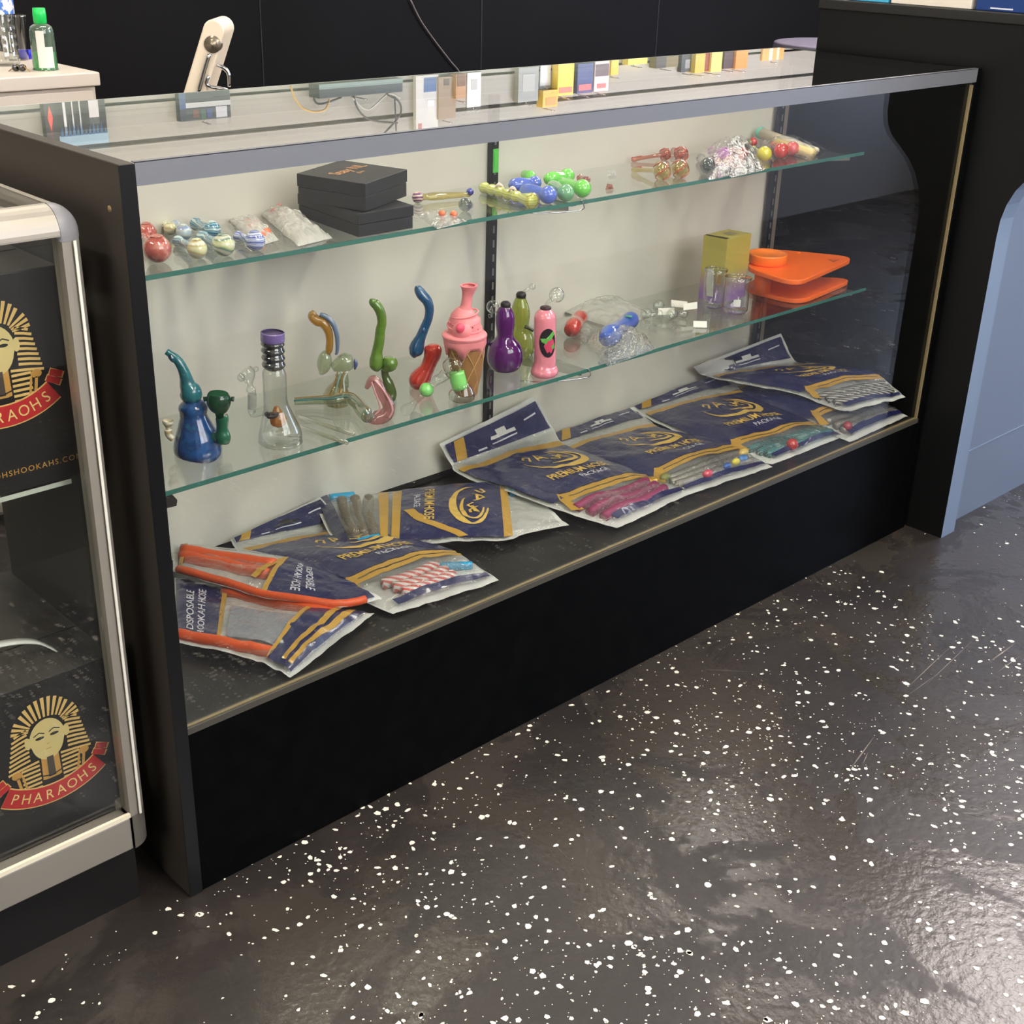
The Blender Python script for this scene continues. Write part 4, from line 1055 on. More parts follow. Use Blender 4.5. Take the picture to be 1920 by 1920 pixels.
# glass rods lying on the shelf
for lab, (u0, v0), (u1, v1) in (('upper clear glass rod lying beside the beaker water pipe', (562, 786), (662, 818)), ('lower clear glass rod lying beside the beaker water pipe', (566, 806), (650, 834))):
    a, b_ = on(u0, v0, 2, ZW), on(u1, v1, 2, ZW)
    o = thing('glass_rod', lab, 'rod', a.lerp(b_, .5)); up = Vector((0, 0, .0034))
    g = G(); g.tube([a + up, b_ + up], .0033, 14); g.build('rod_shaft', glass('pale rod', (236, 238, 226), r0=.09, p=2.5, edge=.7, body=.15, body_rgb=(220, 220, 200)), o, 0, Vector(o.location))
    g = G(); g.ball(b_ + up, .0034, 12, 8); g.build('rod_tip', CLEAR2, o, 0, Vector(o.location))

# amber sherlock bubbler
t, P, s = item('sherlock_bubbler', 'iridescent amber and pale blue glass bubbler with tall hooked neck', 'bubbler', (632, 752), ZW)
AMB2 = glass('amber glass', (238, 206, 130), r0=.08, p=2.6, edge=.6, body=.45, body_rgb=(206, 160, 74))
IRID = swirl('iridescent stripes', [(196, 206, 176), (226, 214, 150), (150, 180, 190), (214, 220, 200)], 26, 5)
IRIDG = glass('iridescent clear glass', (236, 240, 220), r0=.09, p=2.4, edge=.6, body=.3, body_rgb=(176, 196, 168))
g = G(); tr(g, P, [(591, 586, 6), (586, 592, 9), (594, 601, 10), (606, 606, 9), (615, 620, 8), (618, 636, 7), (617, 654, 7), (614, 664, 5)]); g.build('neck', AMB2, t, 0, P)
g = G(); tr(g, P, [(600, 589, 4), (612, 594, 5), (624, 606, 5), (631, 624, 4.5), (633, 642, 4), (632, 660, 3), (629, 664, 2)], off=-.001); g.build('neck_streak', M('slate blue streak', (112, 132, 160), .12, coat=1), t, 0, P)
g = G(); tr(g, P, [(612, 658, 5), (610, 668, 12), (608, 682, 14), (605, 694, 10), (601, 702, 3)]); g.build('mouth_bulb', IRIDG, t, 0, P)
g = G(); tr(g, P, [(624, 690, 8), (636, 684, 14), (648, 679, 18), (657, 676, 15), (662, 674, 11)]); tr(g, P, [(640, 700, 12), (642, 712, 12), (640, 722, 15)]); g.build('middle_bulb', IRIDG, t, 0, P)
g = G(); tr(g, P, [(667, 688, 1.5), (669, 678, 4), (667, 669, 2)], 3, 12, -.012); g.build('blue_nub', M('slate blue nub', (72, 92, 140), .12, coat=1), t, 0, P)
g = G(); tr(g, P, [(632, 762, 14), (632, 756, 24), (632, 744, 27), (634, 732, 22), (637, 722, 15), (640, 712, 12)]); g.build('water_chamber', glass('iridescent chamber', (232, 230, 200), r0=.09, p=2.4, edge=.55, body=.25, body_rgb=(196, 186, 130)), t, 0, P)
for k in range(4):
    g = G(); tr(g, P, [(620 + k * 7, 756, 1.4), (616 + k * 9, 742, 1.4), (624 + k * 8, 726, 1.4), (632 + k * 5, 706, 1.4), (636 + k * 6, 690, 1.4)], 4, 8, -.016); g.build('colour_line', (AMB2, M('pale teal line', (150, 190, 180), .15, coat=1), AMB2, M('white line', (226, 230, 220), .15, coat=1))[k], t, 0, P)

# green sherlock bubbler
t, P, s = item('sherlock_bubbler', 'opaque olive green glass bubbler with tall hooked neck', 'bubbler', (728, 748), ZW)
OLIVE = swirl('olive green glass', [(88, 124, 40), (100, 138, 50), (80, 114, 38)], 25, kind='NOISE')
g = G(); tr(g, P, [(700, 561, 5), (700, 566, 8.5), (707, 574, 9), (714, 588, 9), (716, 605, 8.5), (713, 620, 9), (711, 640, 9.5), (707, 660, 10), (706, 675, 13), (706, 686, 13), (707, 693, 8), (708, 697, 2)]); g.build('neck', OLIVE, t, 0, P)
g = G(); tr(g, P, [(716, 690, 3), (722, 690, 9), (731, 684, 13.5), (731, 678, 13.5), (730, 672, 11), (730, 670, 9)]); g.build('bowl', OLIVE, t, 0, P)
g = G(); tr(g, P, [(729, 752, 8), (731, 747, 11), (731, 738, 12), (728, 722, 10), (722, 706, 7), (721, 695, 7)], off=.004); g.build('water_chamber', glass('olive clear glass', (150, 170, 90), r0=.08, edge=.5, body=.65, body_rgb=(96, 124, 50)), t, 0, P)
# lying striped pipe
t, P, s = item('bent_pipe', 'clear striped glass pipe with bent foot lying in front of the amber bubbler', 'pipe', (640, 765), ZW)
g = G()
q = []
for u, v, r in ((552, 749, 7), (590, 747, 8), (625, 744, 10), (645, 741, 12), (662, 744, 13), (673, 754, 14), (682, 766, 15), (690, 774, 14)):
    X = on(u, v + 4, 2, ZW + .010) if u < 600 else on(u, v + 6, 2, ZW + .013)
    q.append(tuple(X) + (r * s * .95,))
q = smooth_path(q, 5); g.tube([x[:3] for x in q], [x[3] for x in q], 18)
g.build('pipe_tube', IRIDG, t, 0, P)
for k in range(3):
    g = G(); g.tube([Vector(x[:3]) + Vector((.0, -.0, x[3] * math.sin(k * 1.1 + .6))) - NH * (x[3] * math.cos(k * 1.1 + .6)) for x in q], .0012, 8); g.build('colour_line', (M('teal line', (60, 120, 120), .15), AMB2, M('grey line', (90, 96, 110), .15))[k], t, 0, P)
# pink curled pipe
t, P, s = item('curl_pipe', 'clear pink curled glass pipe standing near the green bubbler', 'pipe', (706, 785), ZW)
PINKC = glass('pink clear glass', (244, 206, 206), r0=.08, p=2.5, edge=.55, body=.28, body_rgb=(214, 150, 148))
g = G(); tr(g, P, [(687, 728, 4), (694, 716, 7), (701, 711, 8), (710, 722, 9), (716, 738, 10), (725, 752, 11), (729, 766, 12), (722, 778, 14), (706, 783, 14), (692, 781, 11), (686, 776, 7)]); g.build('pipe_body', PINKC, t, 0, P)
for pts in ([(698, 712, 1.8), (704, 730, 1.8), (711, 748, 1.8), (713, 764, 1.8), (702, 775, 1.8)], [(703, 708, 2), (716, 722, 2), (729, 742, 2), (737, 764, 2), (730, 780, 2)]):
    g = G(); tr(g, P, pts, 5, 10, -.010); g.build('pink_line', M('pink line', (216, 160, 160), .12, coat=1), t, 0, P)

# blue and red sherlock
t, P, s = item('sherlock_bubbler', 'blue necked glass bubbler with bright red body', 'bubbler', (790, 722), ZW)
BLUEN = M('ocean blue glass', (14, 84, 132), .1, coat=1); REDB = swirl('signal red glass', [(206, 46, 34), (218, 62, 46), (196, 40, 32)], 25, kind='NOISE')
g = G(); tr(g, P, [(784, 536, 5), (785, 543, 8.5), (791, 553, 10), (801, 565, 9.5), (805, 580, 8.5), (803, 597, 8), (797, 612, 8.5), (793, 622, 9), (788, 634, 10), (783, 646, 13), (780, 656, 14), (777, 664, 10), (776, 670, 4)]); g.build('neck', BLUEN, t, 0, P)
g = G(); tr(g, P, [(800, 617, 2), (796, 617, 6), (792, 616, 6)], 2, 14, -.004); g.build('neck_bead', BLUEN, t, 0, P)
g = G(); tr(g, P, [(812, 646, 9), (812, 652, 16), (811, 664, 16), (806, 678, 14), (800, 692, 14), (792, 704, 18), (786, 714, 20), (784, 724, 15), (784, 730, 6)]); g.build('body', REDB, t, 0, P)
# lime recycler rig
t, P, s = item('dab_rig', 'small clear glass rig with lime green cup and ball standing before the ice cream pipe', 'rig', (866, 748), ZW)
LIME = M('lime glass', (136, 222, 118), .15, coat=1)
g = G(); tr(g, P, [(865, 752, 12), (865, 748, 23), (866, 738, 25), (866, 728, 20), (864, 720, 15)], 4, 24); g.build('base_bulb', CLEAR2, t, 0, P)
g = G(); tr(g, P, [(863, 728, 15), (859, 712, 15.5), (856, 696, 14)], 3, 20); g.build('lime_cup', LIME, t, 0, P)
g = G(); tr(g, P, [(854, 697, 12), (851, 690, 18), (849, 682, 19), (847, 674, 16), (845, 669, 8)], 4, 22, -.002); g.build('dome', CLEAR2, t, 0, P)
g = G(); tr(g, P, [(836, 700, 11), (826, 708, 9), (818, 712, 9), (808, 722, 6)], 4, 16, -.004); g.build('arm', CLEAR2, t, 0, P)
g = G(); g.ball(vpl(800, 729, P) - NH * .004, 13.5 * s, 20, 14); g.build('lime_ball', LIME, t, 0, P)
g = G(); tr(g, P, [(792, 738, 6), (780, 750, 5), (770, 760, 10), (762, 766, 12), (756, 770, 9)], 4, 16, -.008); g.build('mouth_bulb', CLEAR2, t, 0, P)

# pink ice cream cone water pipe
t, P, s = item('ice_cream_pipe', 'pink ice cream cone shaped silicone water pipe with brown waffle cone', 'water pipe', (872, 738), ZW)
PINK = M('bubblegum silicone', (244, 146, 152), .4); PINKD = M('hot pink', (240, 84, 112), .4)
g = G(); tr(g, P, [(875, 742, 10), (875, 738, 19), (875, 730, 21), (875, 690, 29), (873, 634, 36)], 3, 30); cone = g.build('waffle_cone', M('waffle brown', (158, 112, 66), .55), t, 0, P)
for dr in (-1, 1):
    for k in range(7):
        g = G(); pts = []
        for i in range(12):
            h = i / 11; a = k * 2 * PI / 7 + dr * h * 1.5
            v = 736 - 92 * h; rpx = 21 + 16 * h
            X = vpl(874, v, P); r_ = rpx * s * .99
            pts.append(X + Vector((r_ * math.cos(a), r_ * math.sin(a), 0)))
        g.tube(pts, .0009, 6); g.build('waffle_ridge', M('waffle ridge', (196, 156, 104), .5), cone, 0, P)
g = G(); tr(g, P, [(872, 640, 34), (871, 634, 39), (871, 629, 41.5), (871, 626, 41.5), (871, 623, 38), (871, 620.5, 31), (871, 616, 30.5), (871, 606, 29.5), (870, 595, 26), (871, 585, 20), (872, 578, 13)], 4, 32); scoop = g.build('scoop', PINK, t, 0, P)
X0 = vpl(872, 637, P); r_ = 37.5 * s
g = G(); vs = []; fs = []; nn = 64
for k in range(nn):
    a = 2 * PI * k / nn
    d_ = .010 + .014 * max(0, math.sin(a * 5 + 1.2)) ** .8
    for h, q in ((.006, 1.05), (-.004, 1.06), (-d_, .99 - d_ * 2.4), (-d_ * .98, .9 - d_ * 2.4)):
        vs.append(X0 + Vector((r_ * q * math.cos(a), r_ * q * math.sin(a), h)))
for k in range(nn):
    for j in range(3):
        a = k * 4 + j; b2 = ((k + 1) % nn) * 4 + j; fs.append((a, b2, b2 + 1, a + 1))
g.add(vs, fs); g.build('icing_drips', PINK, t, 0, P)
g = G(); tr(g, P, [(872, 580, 12), (874, 572, 10), (876, 556, 9.5), (878, 545, 12), (879, 537, 15.5), (879, 534.5, 16), (879, 535, 12)], 4, 26, 0, False); g.build('mouth', PINK, t, 0, P)
g = G(); X = vpl(868, 614, P) - NH * (20 * s); g.ball(X, 19 * s, 20, 14); g.build('cherry_cup', PINK, t, 0, P)
X2 = vpl(865, 605, P) - NH * (35 * s)
g = G(); g.ball(X2, 9.5 * s, 16, 12, 0, (1, .8, 1)); g.build('cherry', PINKD, t, 0, P)
for k in range(12):
    a = -2.9 + k * .21; h = (k * 37 % 5) / 5
    X = vpl(871, 622 - 26 * h, P); rr_ = (31.5 - 3 * h) * s
    dv = Vector((RH.x * math.sin(a + 1.57), RH.y * math.sin(a + 1.57), 0)) - NH * abs(math.cos(a + 1.57))
    g = G(); g.ball(X + dv.normalized() * rr_, .0012, 8, 6); g.build('sprinkle', PINKD if k % 3 else M('dark sprinkle', (120, 40, 60), .4), t, 0, P)
for k in range(3):
    g = G(); X = vpl(871, 612 - k * 12, P); rr_ = (31.5 - k * 3.4) * s
    g.tube([X + Vector((rr_ * math.cos(a), rr_ * math.sin(a), .004 * math.sin(a + k))) for a in [2 * PI * i / 30 for i in range(31)]], .0014, 8); g.build('swirl_ridge', PINK, scoop, 0, P)

# gourd shaped bubblers
def gourd(label, base, ax, prof, mat, gcol, bub, off=0.):
    t, P, s = item('gourd_bubbler', label, 'bubbler', base, ZW, 'gourd shaped bubblers')
    g = G(); tr(g, P, [(ax, v, r) for v, r in prof], 4, 28); g.build('gourd_body', mat, t, 0, P)
    v0 = prof[-1][0]
    g = G(); tr(g, P, [(ax + 1, v0 + 3, 8.5), (ax + 1, v0 - 3, 9.5), (ax + 1, v0 - 7, 8), (ax + 1, v0 - 9, 5)], 3, 16); g.build('grommet', M('black rubber', (30, 28, 32), .5), t, 0, P)
    (bu, bv, br), (su, sv) = bub
    g = G(); tr(g, P, [(ax + 1, v0 - 4, 3), (su, sv, 3), ((su + bu) / 2, (sv + bv) / 2, 3.2)], 3, 12, .002, False); X = vpl(bu, bv, P); g.ball(X + NH * .002, br * s, 20, 14); g.build('clear_bowl', CLEAR2, t, 0, P)
    return t, P, s
PURP = glass('purple glass', (150, 40, 170), r0=.07, p=3.4, edge=.4, body=.7, body_rgb=(120, 14, 140))
LIMEY = glass('yellow green clear glass', (222, 228, 150), r0=.07, p=3, edge=.6, body=.4, body_rgb=(176, 190, 84))
t, P, s = gourd('purple glass gourd bubbler with black grommet and clear round bowl', (947, 689), 947, [(695, 14), (691, 25), (680, 32), (664, 34), (648, 30), (637, 21), (630, 16), (622, 16), (608, 18), (594, 18), (582, 14), (574, 8)], PURP, None, ((924, 576, 12), (936, 572)))
g = G(); X = vpl(915, 642, P); g.ball(X, 5 * s, 10, 8, 0, (1, 1, 1.2)); g.build('side_nub', M('dark purple nub', (48, 22, 60), .3), t, 0, P)
g = G(); tr(g, P, [(918, 590, 3), (920, 596, 3.5)], 2, 10, .002); g.build('bowl_tip', CLEAR2, t, 0, P)
t, P, s = gourd('yellow green clear gourd bubbler with black grommet behind the others', (985, 664), 976, [(669, 14), (664, 22), (652, 26), (638, 26), (624, 22), (613, 16), (604, 16), (590, 18), (576, 16), (564, 12), (556, 8)], LIMEY, None, ((998, 538, 6), (986, 545)))
g = G(); tr(g, P, [(984, 606, 3.5), (992, 609, 3.5), (1000, 614, 3)], 3, 10, -.02); g.build('side_stem', M('dark olive stem', (62, 66, 48), .3), t, 0, P)
# pink bottle bubbler with badge
t, P, s = item('bottle_bubbler', 'pink bottle shaped bubbler with a round black badge and clear bowl', 'bubbler', (1022, 699), ZW)
PK2 = M('candy pink glass', (240, 142, 160), .15, coat=1)
g = G(); tr(g, P, [(1021, 704, 20), (1021, 700, 25), (1021, 693, 25.5), (1021, 685, 21.5), (1022, 676, 20.5), (1022, 640, 20.5), (1022, 600, 20.5), (1022, 590, 19), (1022, 583, 14), (1022, 579, 9)], 4, 32); g.build('bottle_body', PK2, t, 0, P)
g = G(); tr(g, P, [(1023, 580, 10), (1023, 576, 10.5), (1023, 574, 7)], 2, 18); g.build('grommet', M('dark wine rubber', (54, 24, 34), .5), t, 0, P)
g = G(); tr(g, P, [(1023, 575, 3), (1027, 567, 3), (1036, 560, 4)], 3, 12, 0, False); g.ball(vpl(1044, 553, P), 14 * s, 20, 14); g.build('clear_bowl', CLEAR2, t, 0, P)
R_ = 20.5 * s * 1.012
def onbody(du, dv, lift=1.0):      # wrap a flat mark round the bottle; du,dv px from badge centre
    X = vpl(1022, 637.5 + dv, P)
    a = (du + 5.5) / 20.5
    return X + (RH * math.sin(a) - NH * math.cos(a)) * (R_ * lift)
def patch(poly, lift, mat, nm):
    cx_ = sum(p[0] for p in poly) / len(poly); cy_ = sum(p[1] for p in poly) / len(poly)
    g = G(); rings = 5; vs = [onbody(cx_, cy_, lift)]; n = len(poly); fs = []
    for j in range(1, rings + 1):
        for p in poly: vs.append(onbody(cx_ + (p[0] - cx_) * j / rings, cy_ + (p[1] - cy_) * j / rings, lift))
    for k in range(n):
        fs.append((0, 1 + k, 1 + (k + 1) % n))
        for j in range(rings - 1): a = 1 + j * n; fs.append((a + k, a + (k + 1) % n, a + n + (k + 1) % n, a + n + k))
    g.add(vs, fs); g.build(nm, mat, t, 0, P)
circ = lambda rx, ry, ox=0, oy=0, n=28: [(ox + rx * math.cos(2 * PI * k / n), oy + ry * math.sin(2 * PI * k / n)) for k in range(n)]
patch(circ(17, 27), 1.0, M('black badge', (34, 24, 34), .3), 'badge')
patch([(-8, 6), (-2, -8), (6, -12), (12, -4), (12, 10), (6, 19), (-2, 18)], 1.012, M('badge pink', (214, 70, 104), .3), 'badge_shape')
patch([(-15, -8), (-6, -6), (2, -14), (10, -22), (14, -16), (6, -6), (-4, 2), (-12, -2)], 1.02, M('badge green', (104, 182, 84), .3), 'badge_shape')
patch([(6, 6), (13, 0), (14, 10), (8, 12)], 1.02, M('badge green', (104, 182, 84), .3), 'badge_shape')

# bags and loose glass further along
def wrapbox(o, O, cs):
    c = sum(cs, Vector()) / 4
    e = (cs[1] - cs[0]).normalized(); f_ = Vector((-e.y, e.x, 0))
    g = G(); q = c + Vector((0, 0, .0275)); g.add([q - e * .012 - f_ * .004, q + e * .012 - f_ * .004, q + e * .012 + f_ * .004, q - e * .012 + f_ * .004], [(0, 1, 2, 3)], 0, False); g.build('barcode_label', M('label grey', (120, 124, 118), .5, vary=((210, 212, 206), 900, .45, .55)), o, 0, O)
pouch('flat pouch of white bubble wrap with a small barcode label', ((1060, 585), (1135, 545), (1222, 592), (1150, 618)), ZW, .018, .008, 14.3, FROST, wrapbox)
def redfill(o, O, cs):
    a, b_ = cs[0].lerp(cs[3], .5), cs[1].lerp(cs[2], .5)
    q = smooth_path([tuple(a.lerp(b_, k)) + (r,) for k, r in ((.02, .013), (.2, .016), (.5, .014), (.8, .015), (.98, .013))], 4)
    g = G(); g.tube([Vector(x[:3]) + Vector((0, 0, x[3])) for x in q], [x[3] for x in q], 16); g.build('red_pipe', M('brick red glass', (190, 60, 50), .15, coat=1), o, 0, O)
pouch('clear pouch with a brick red glass pipe behind the blue one', ((1042, 622), (1062, 594), (1118, 618), (1098, 646)), ZW, .016, .006, 4.4, FILM, redfill)
def bluefill(o, O, cs):
    a = on(1140, 652, 2, ZW); b_ = on(1180, 620, 2, ZW)
    q = smooth_path([tuple(a.lerp(b_, k)) + (r,) for k, r in ((-.15, .012), (.05, .020), (.35, .017), (.7, .015), (1., .017), (1.12, .012))], 4)
    g = G(); g.tube([Vector(x[:3]) + Vector((0, 0, .02)) for x in q], [x[3] for x in q], 18); g.build('blue_pipe', M('cornflower glass', (66, 100, 190), .15, coat=1), o, 0, O)
    g = G(); p = a.lerp(b_, .75) + Vector((0, 0, .036)) - NH * .004; g.tube([p, p + RH * .012], .002, 8); g.build('green_line', M('green line', (90, 170, 130), .2), o, 0, O)
pouch('clear zip pouch with a cornflower blue pipe at the lower shelf edge', ((1096, 640), (1190, 622), (1228, 655), (1140, 688)), ZW, .034, .012, 9.9, FILM, bluefill)
g_i = 0
for lab, u, v, rot in (('clear glass nail with a paper tag next to the bubble wrap pouch', 1222, 598, .2), ('clear glass nail with a folded tag behind the others', 1246, 584, -.3), ('clear glass adapter with a tag towards the yellow carton', 1270, 598, .5)):
    P = on(u, v, 2, ZW); o = thing('glass_nail', lab, 'glass piece', P, 'tagged clear glass parts'); O = P
    d = (RH * math.cos(rot) + NH * math.sin(rot)); up = Vector((0, 0, .009))
    g = G(); q = [(-.022, .008), (-.018, .010), (-.01, .0055), (.004, .005), (.012, .0085), (.016, .009), (.02, .006)]
    q = smooth_path(q, 3); g.tube([P + up + d * a for a, r in q], [r for a, r in q], 16); g.build('glass_body', CLEAR2, o, 0, O)
    g = G(); g.ball(P - d * .012 + Vector((0, 0, .012)), .011, 14, 10); g.build('glass_bulb', CLEAR2, o, 0, O)
    w_ = d * .016; h_ = NH * .006
    q = P + d * .028 + Vector((0, 0, .014 + .004 * g_i))
    g = G(); g.obox(q, w_, h_ * .8 + Vector((0, 0, .005)), Vector((0, 0, .0004))); g.build('paper_tag', M('paper tag', (228, 226, 214), .6), o, 0, O); g_i += 1
P = on(1312, 614, 2, ZW); o = thing('price_sticker', 'small blank white price tag lying at the shelf edge', 'tag', P)
g = G(); g.obox(P + Vector((0, 0, .006)), RH * .0125, NH * .004 + Vector((0, 0, .005)), Vector((0, -.0004, .0004))); g.build('tag_face', M('white tag', (232, 230, 224), .5), o, 0, P)
g = G(); g.tube([P + RH * .0125 + Vector((0, 0, .006)), P + RH * .016 + Vector((0, 0, .001))], .0005, 6); g.build('tag_string', M('thread', (210, 210, 205), .6), o, 0, P)

# tall yellow and violet carton
A, B, C_ = on(1309, 560, 2, ZW), on(1353, 570, 2, ZW), on(1397, 556, 2, ZW)
D = A + C_ - B
zt = vpl(1357, 449, B).z
o = thing('tall_carton', 'tall carton fading from yellow to violet standing on the lower shelf', 'box', (A + C_) / 2); O = Vector(o.location)
m, nt, N, L = newmat('yellow violet card')
b = N['Principled BSDF']; b.inputs['Roughness'].default_value = .45
sp = N.new('ShaderNodeSeparateXYZ'); L.new(texco(nt), sp.inputs[0])
mr = N.new('ShaderNodeMapRange'); mr.inputs['From Min'].default_value = 0; mr.inputs['From Max'].default_value = zt - ZW; L.new(sp.outputs['Z'], mr.inputs['Value'])
cr = N.new('ShaderNodeValToRGB'); cr.color_ramp.elements[0].position = .1; cr.color_ramp.elements[0].color = lin((150, 112, 180)) + (1,)
cr.color_ramp.elements[1].position = .5; cr.color_ramp.elements[1].color = lin((178, 166, 82)) + (1,)
L.new(mr.outputs[0], cr.inputs[0]); L.new(cr.outputs[0], b.inputs['Base Color'])
c = (A + C_) / 2
def lp(zz): return [Vector((p.x, p.y, zz)) for p in (A, B, C_, D)]
G().add(lp(ZW + .0004) + lp(zt), [(3, 2, 1, 0), (4, 5, 6, 7), (0, 1, 5, 4), (1, 2, 6, 5), (2, 3, 7, 6), (3, 0, 4, 7)], 0, False).build('carton_body', m, o, .0008, O)
q = [p for p in lp(zt + .0004)]
G().add([q[0].lerp(q[1], .06), q[0].lerp(q[1], .94) - Vector((0, 0, .0)), q[1].lerp(q[2], .1).lerp(q[3], .06), q[0].lerp(q[3], .1)], [(0, 1, 2, 3)], 0, False).build('lid_gap', M('dark gap', (50, 44, 26), .6), o, 0, O)
G().add([c + (q[0] - q[3]) * -.1 + Vector((0, 0, zt + .0006 - c.z)) + (A - B) * (.2 * i) + (C_ - B) * (.16 * j) for i, j in ((-1, -1), (1, -1), (1, 1), (-1, 1))], [(0, 1, 2, 3)], 0, False).build('top_print', M('grey print', (150, 140, 110), .5), o, 0, O)
def dec(u, v): return (A * (1 - u) + B * u) * 1
g = G(); nrm = Vector(((B - A).y, -(B - A).x, 0)).normalized() * .0006
def fp(u, v): return A.lerp(B, u) + Vector((0, 0, (zt - ZW) * v)) + nrm
g.add([fp(.35, .08), fp(.62, .08), fp(.55, .5), fp(.3, .54), fp(.28, .3)], [(0, 1, 2, 3, 4)], 0, False); g.build('printed_figure', M('white print', (214, 212, 206), .5), o, 0, O)
g = G(); g.add([fp(.7, .3), fp(.88, .3), fp(.9, .44), fp(.72, .46)], [(0, 1, 2, 3)], 0, False); g.build('printed_figure', M('tan print', (190, 140, 80), .5), o, 0, O)
# two small glass jars
def jar(label, base, top, rpx, sticker=False):
    t, P, s = item('glass_jar', label, 'jar', base, ZW, 'clear glass jars')
    h = vpl(base[0] + 1, top, P).z - ZW; r = rpx * s
    lathe_at(G(), P, [(.0, .001), (r * .85, .0012), (r, .006), (r, h * .8), (r * .98, h * .9), (r * 1.08, h)], 28, smooth=False).build('jar_wall', CLEAR2, t, 0, P)
    g = G(); g.tube([P + Vector((r * 1.08 * math.cos(a), r * 1.08 * math.sin(a), h)) for a in [2 * PI * k / 28 for k in range(29)]], .0014, 8); g.build('jar_rim', CLEAR2, t, 0, P)
    g = G(); lathe_at(g, P, [(r * .82, .003), (r * .9, .005), (r * .82, .009)], 24, smooth=False); g.build('jar_foot', CLEAR2, t, 0, P)
    if sticker:
        g = G()
        for k in range(4):
            a0 = -.35 + k * .14; a1 = a0 + .14
            f2 = lambda a, h_: P + (RH * math.sin(a) - NH * math.cos(a)) * (r * 1.015) + Vector((0, 0, h_))
            g.add([f2(a0, h * .26), f2(a1, h * .26), f2(a1, h * .46), f2(a0, h * .46)], [(0, 1, 2, 3)])
        g.build('white_sticker', M('white sticker', (232, 232, 228), .5), t, 0, P)
jar('clear glass jar without a sticker in front of the yellow violet carton', (1336, 577), 505, 20)
jar('clear glass jar with a small white sticker in front of the yellow violet carton', (1378, 586), 520, 23, True)

# orange silicone stand: two rounded plates joined by a post, cup on top
ORANGE = M('orange silicone', (250, 110, 28), .4)
t, P, s = item('silicone_stand', 'bright orange silicone stand of two rounded plates with a round cup', 'stand', (1495, 560), ZW)
def rplate(pix, z0, z1, r=.018):
    cs = [on(u, v, 2, z0) for u, v in pix]; n = len(cs); out = []
    for i, p in enumerate(cs):
        a = cs[i - 1]; b2 = cs[(i + 1) % n]
        p0 = p + (a - p).normalized() * r; p1 = p + (b2 - p).normalized() * r
        for k in range(7):
            tt = k / 6; out.append(p0 * (1 - tt) ** 2 + p * (2 * tt * (1 - tt)) + p1 * tt ** 2)
    g = G(); m_ = len(out)
    vs = [Vector((q.x, q.y, z0)) for q in out] + [Vector((q.x, q.y, z1)) for q in out]
    g.add(vs, [tuple(range(m_ - 1, -1, -1)), tuple(range(m_, 2 * m_))], 0, False); g.add(vs, [(i, (i + 1) % m_, m_ + (i + 1) % m_, m_ + i) for i in range(m_)], 0, True)
    return g
low = ((1385, 546), (1432, 522), (1602, 530), (1498, 574))
rplate(low, ZW + .0004, ZW + .010, .048).build('lower_plate', ORANGE, t, .002, P)
zup = vpl(1480, 527, on(1480, 560, 2, ZW)).z
zup = ZW + .052
up_ = ((1392, 508), (1440, 474), (1606, 490), (1492, 540))
rplate(up_, zup, zup + .010, .05).build('upper_plate', ORANGE, t, .002, P)
pc = on(1432, 510, 2, zup); pb = Vector((pc.x, pc.y, ZW + .010))
g = G(); g.tube([pb, Vector((pc.x, pc.y, zup))], 16 * mpp(pc), 24); g.build('post', ORANGE, t, 0, P)
g = G(); X = on(1438, 494, 2, zup + .010); r_ = 36 * mpp(X)
q = [(r_ * .9, 0), (r_ * .97, .004), (r_, .018), (r_, .022), (r_ * .9, .022), (r_ * .86, .019), (r_ * .1, .0185), (0, .0185)]
lathe_at(g, X, q, 36, smooth=False); g.build('cup', M('translucent orange silicone', (252, 132, 44), .35), t, 0, P)
X = on(1563, 488, 2, zup + .0104); e = (on(1606, 490, 2, zup) - on(1492, 540, 2, zup)).normalized(); f_ = Vector((-e.y, e.x, 0))
g = G(); ribbon(g, [(-.014, -.006), (.014, -.006), (0, .012), (-.014, -.006)], .0022, 0, lambda a, b: X + e * a + f_ * b); ribbon(g, [(-.007, -.003), (.007, -.003), (0, .005), (-.007, -.003)], .0018, 0, lambda a, b: X + e * a + f_ * b)
g.build('triangle_mark', M('dark mark', (120, 50, 20), .5), t, 0, P)
g = G(); X = on(1497, 474, 2, zup + .010); g.ball(X, .005, 14, 8, 0, (1, 1, .4)); g.build('plate_nub', ORANGE, t, 0, P)

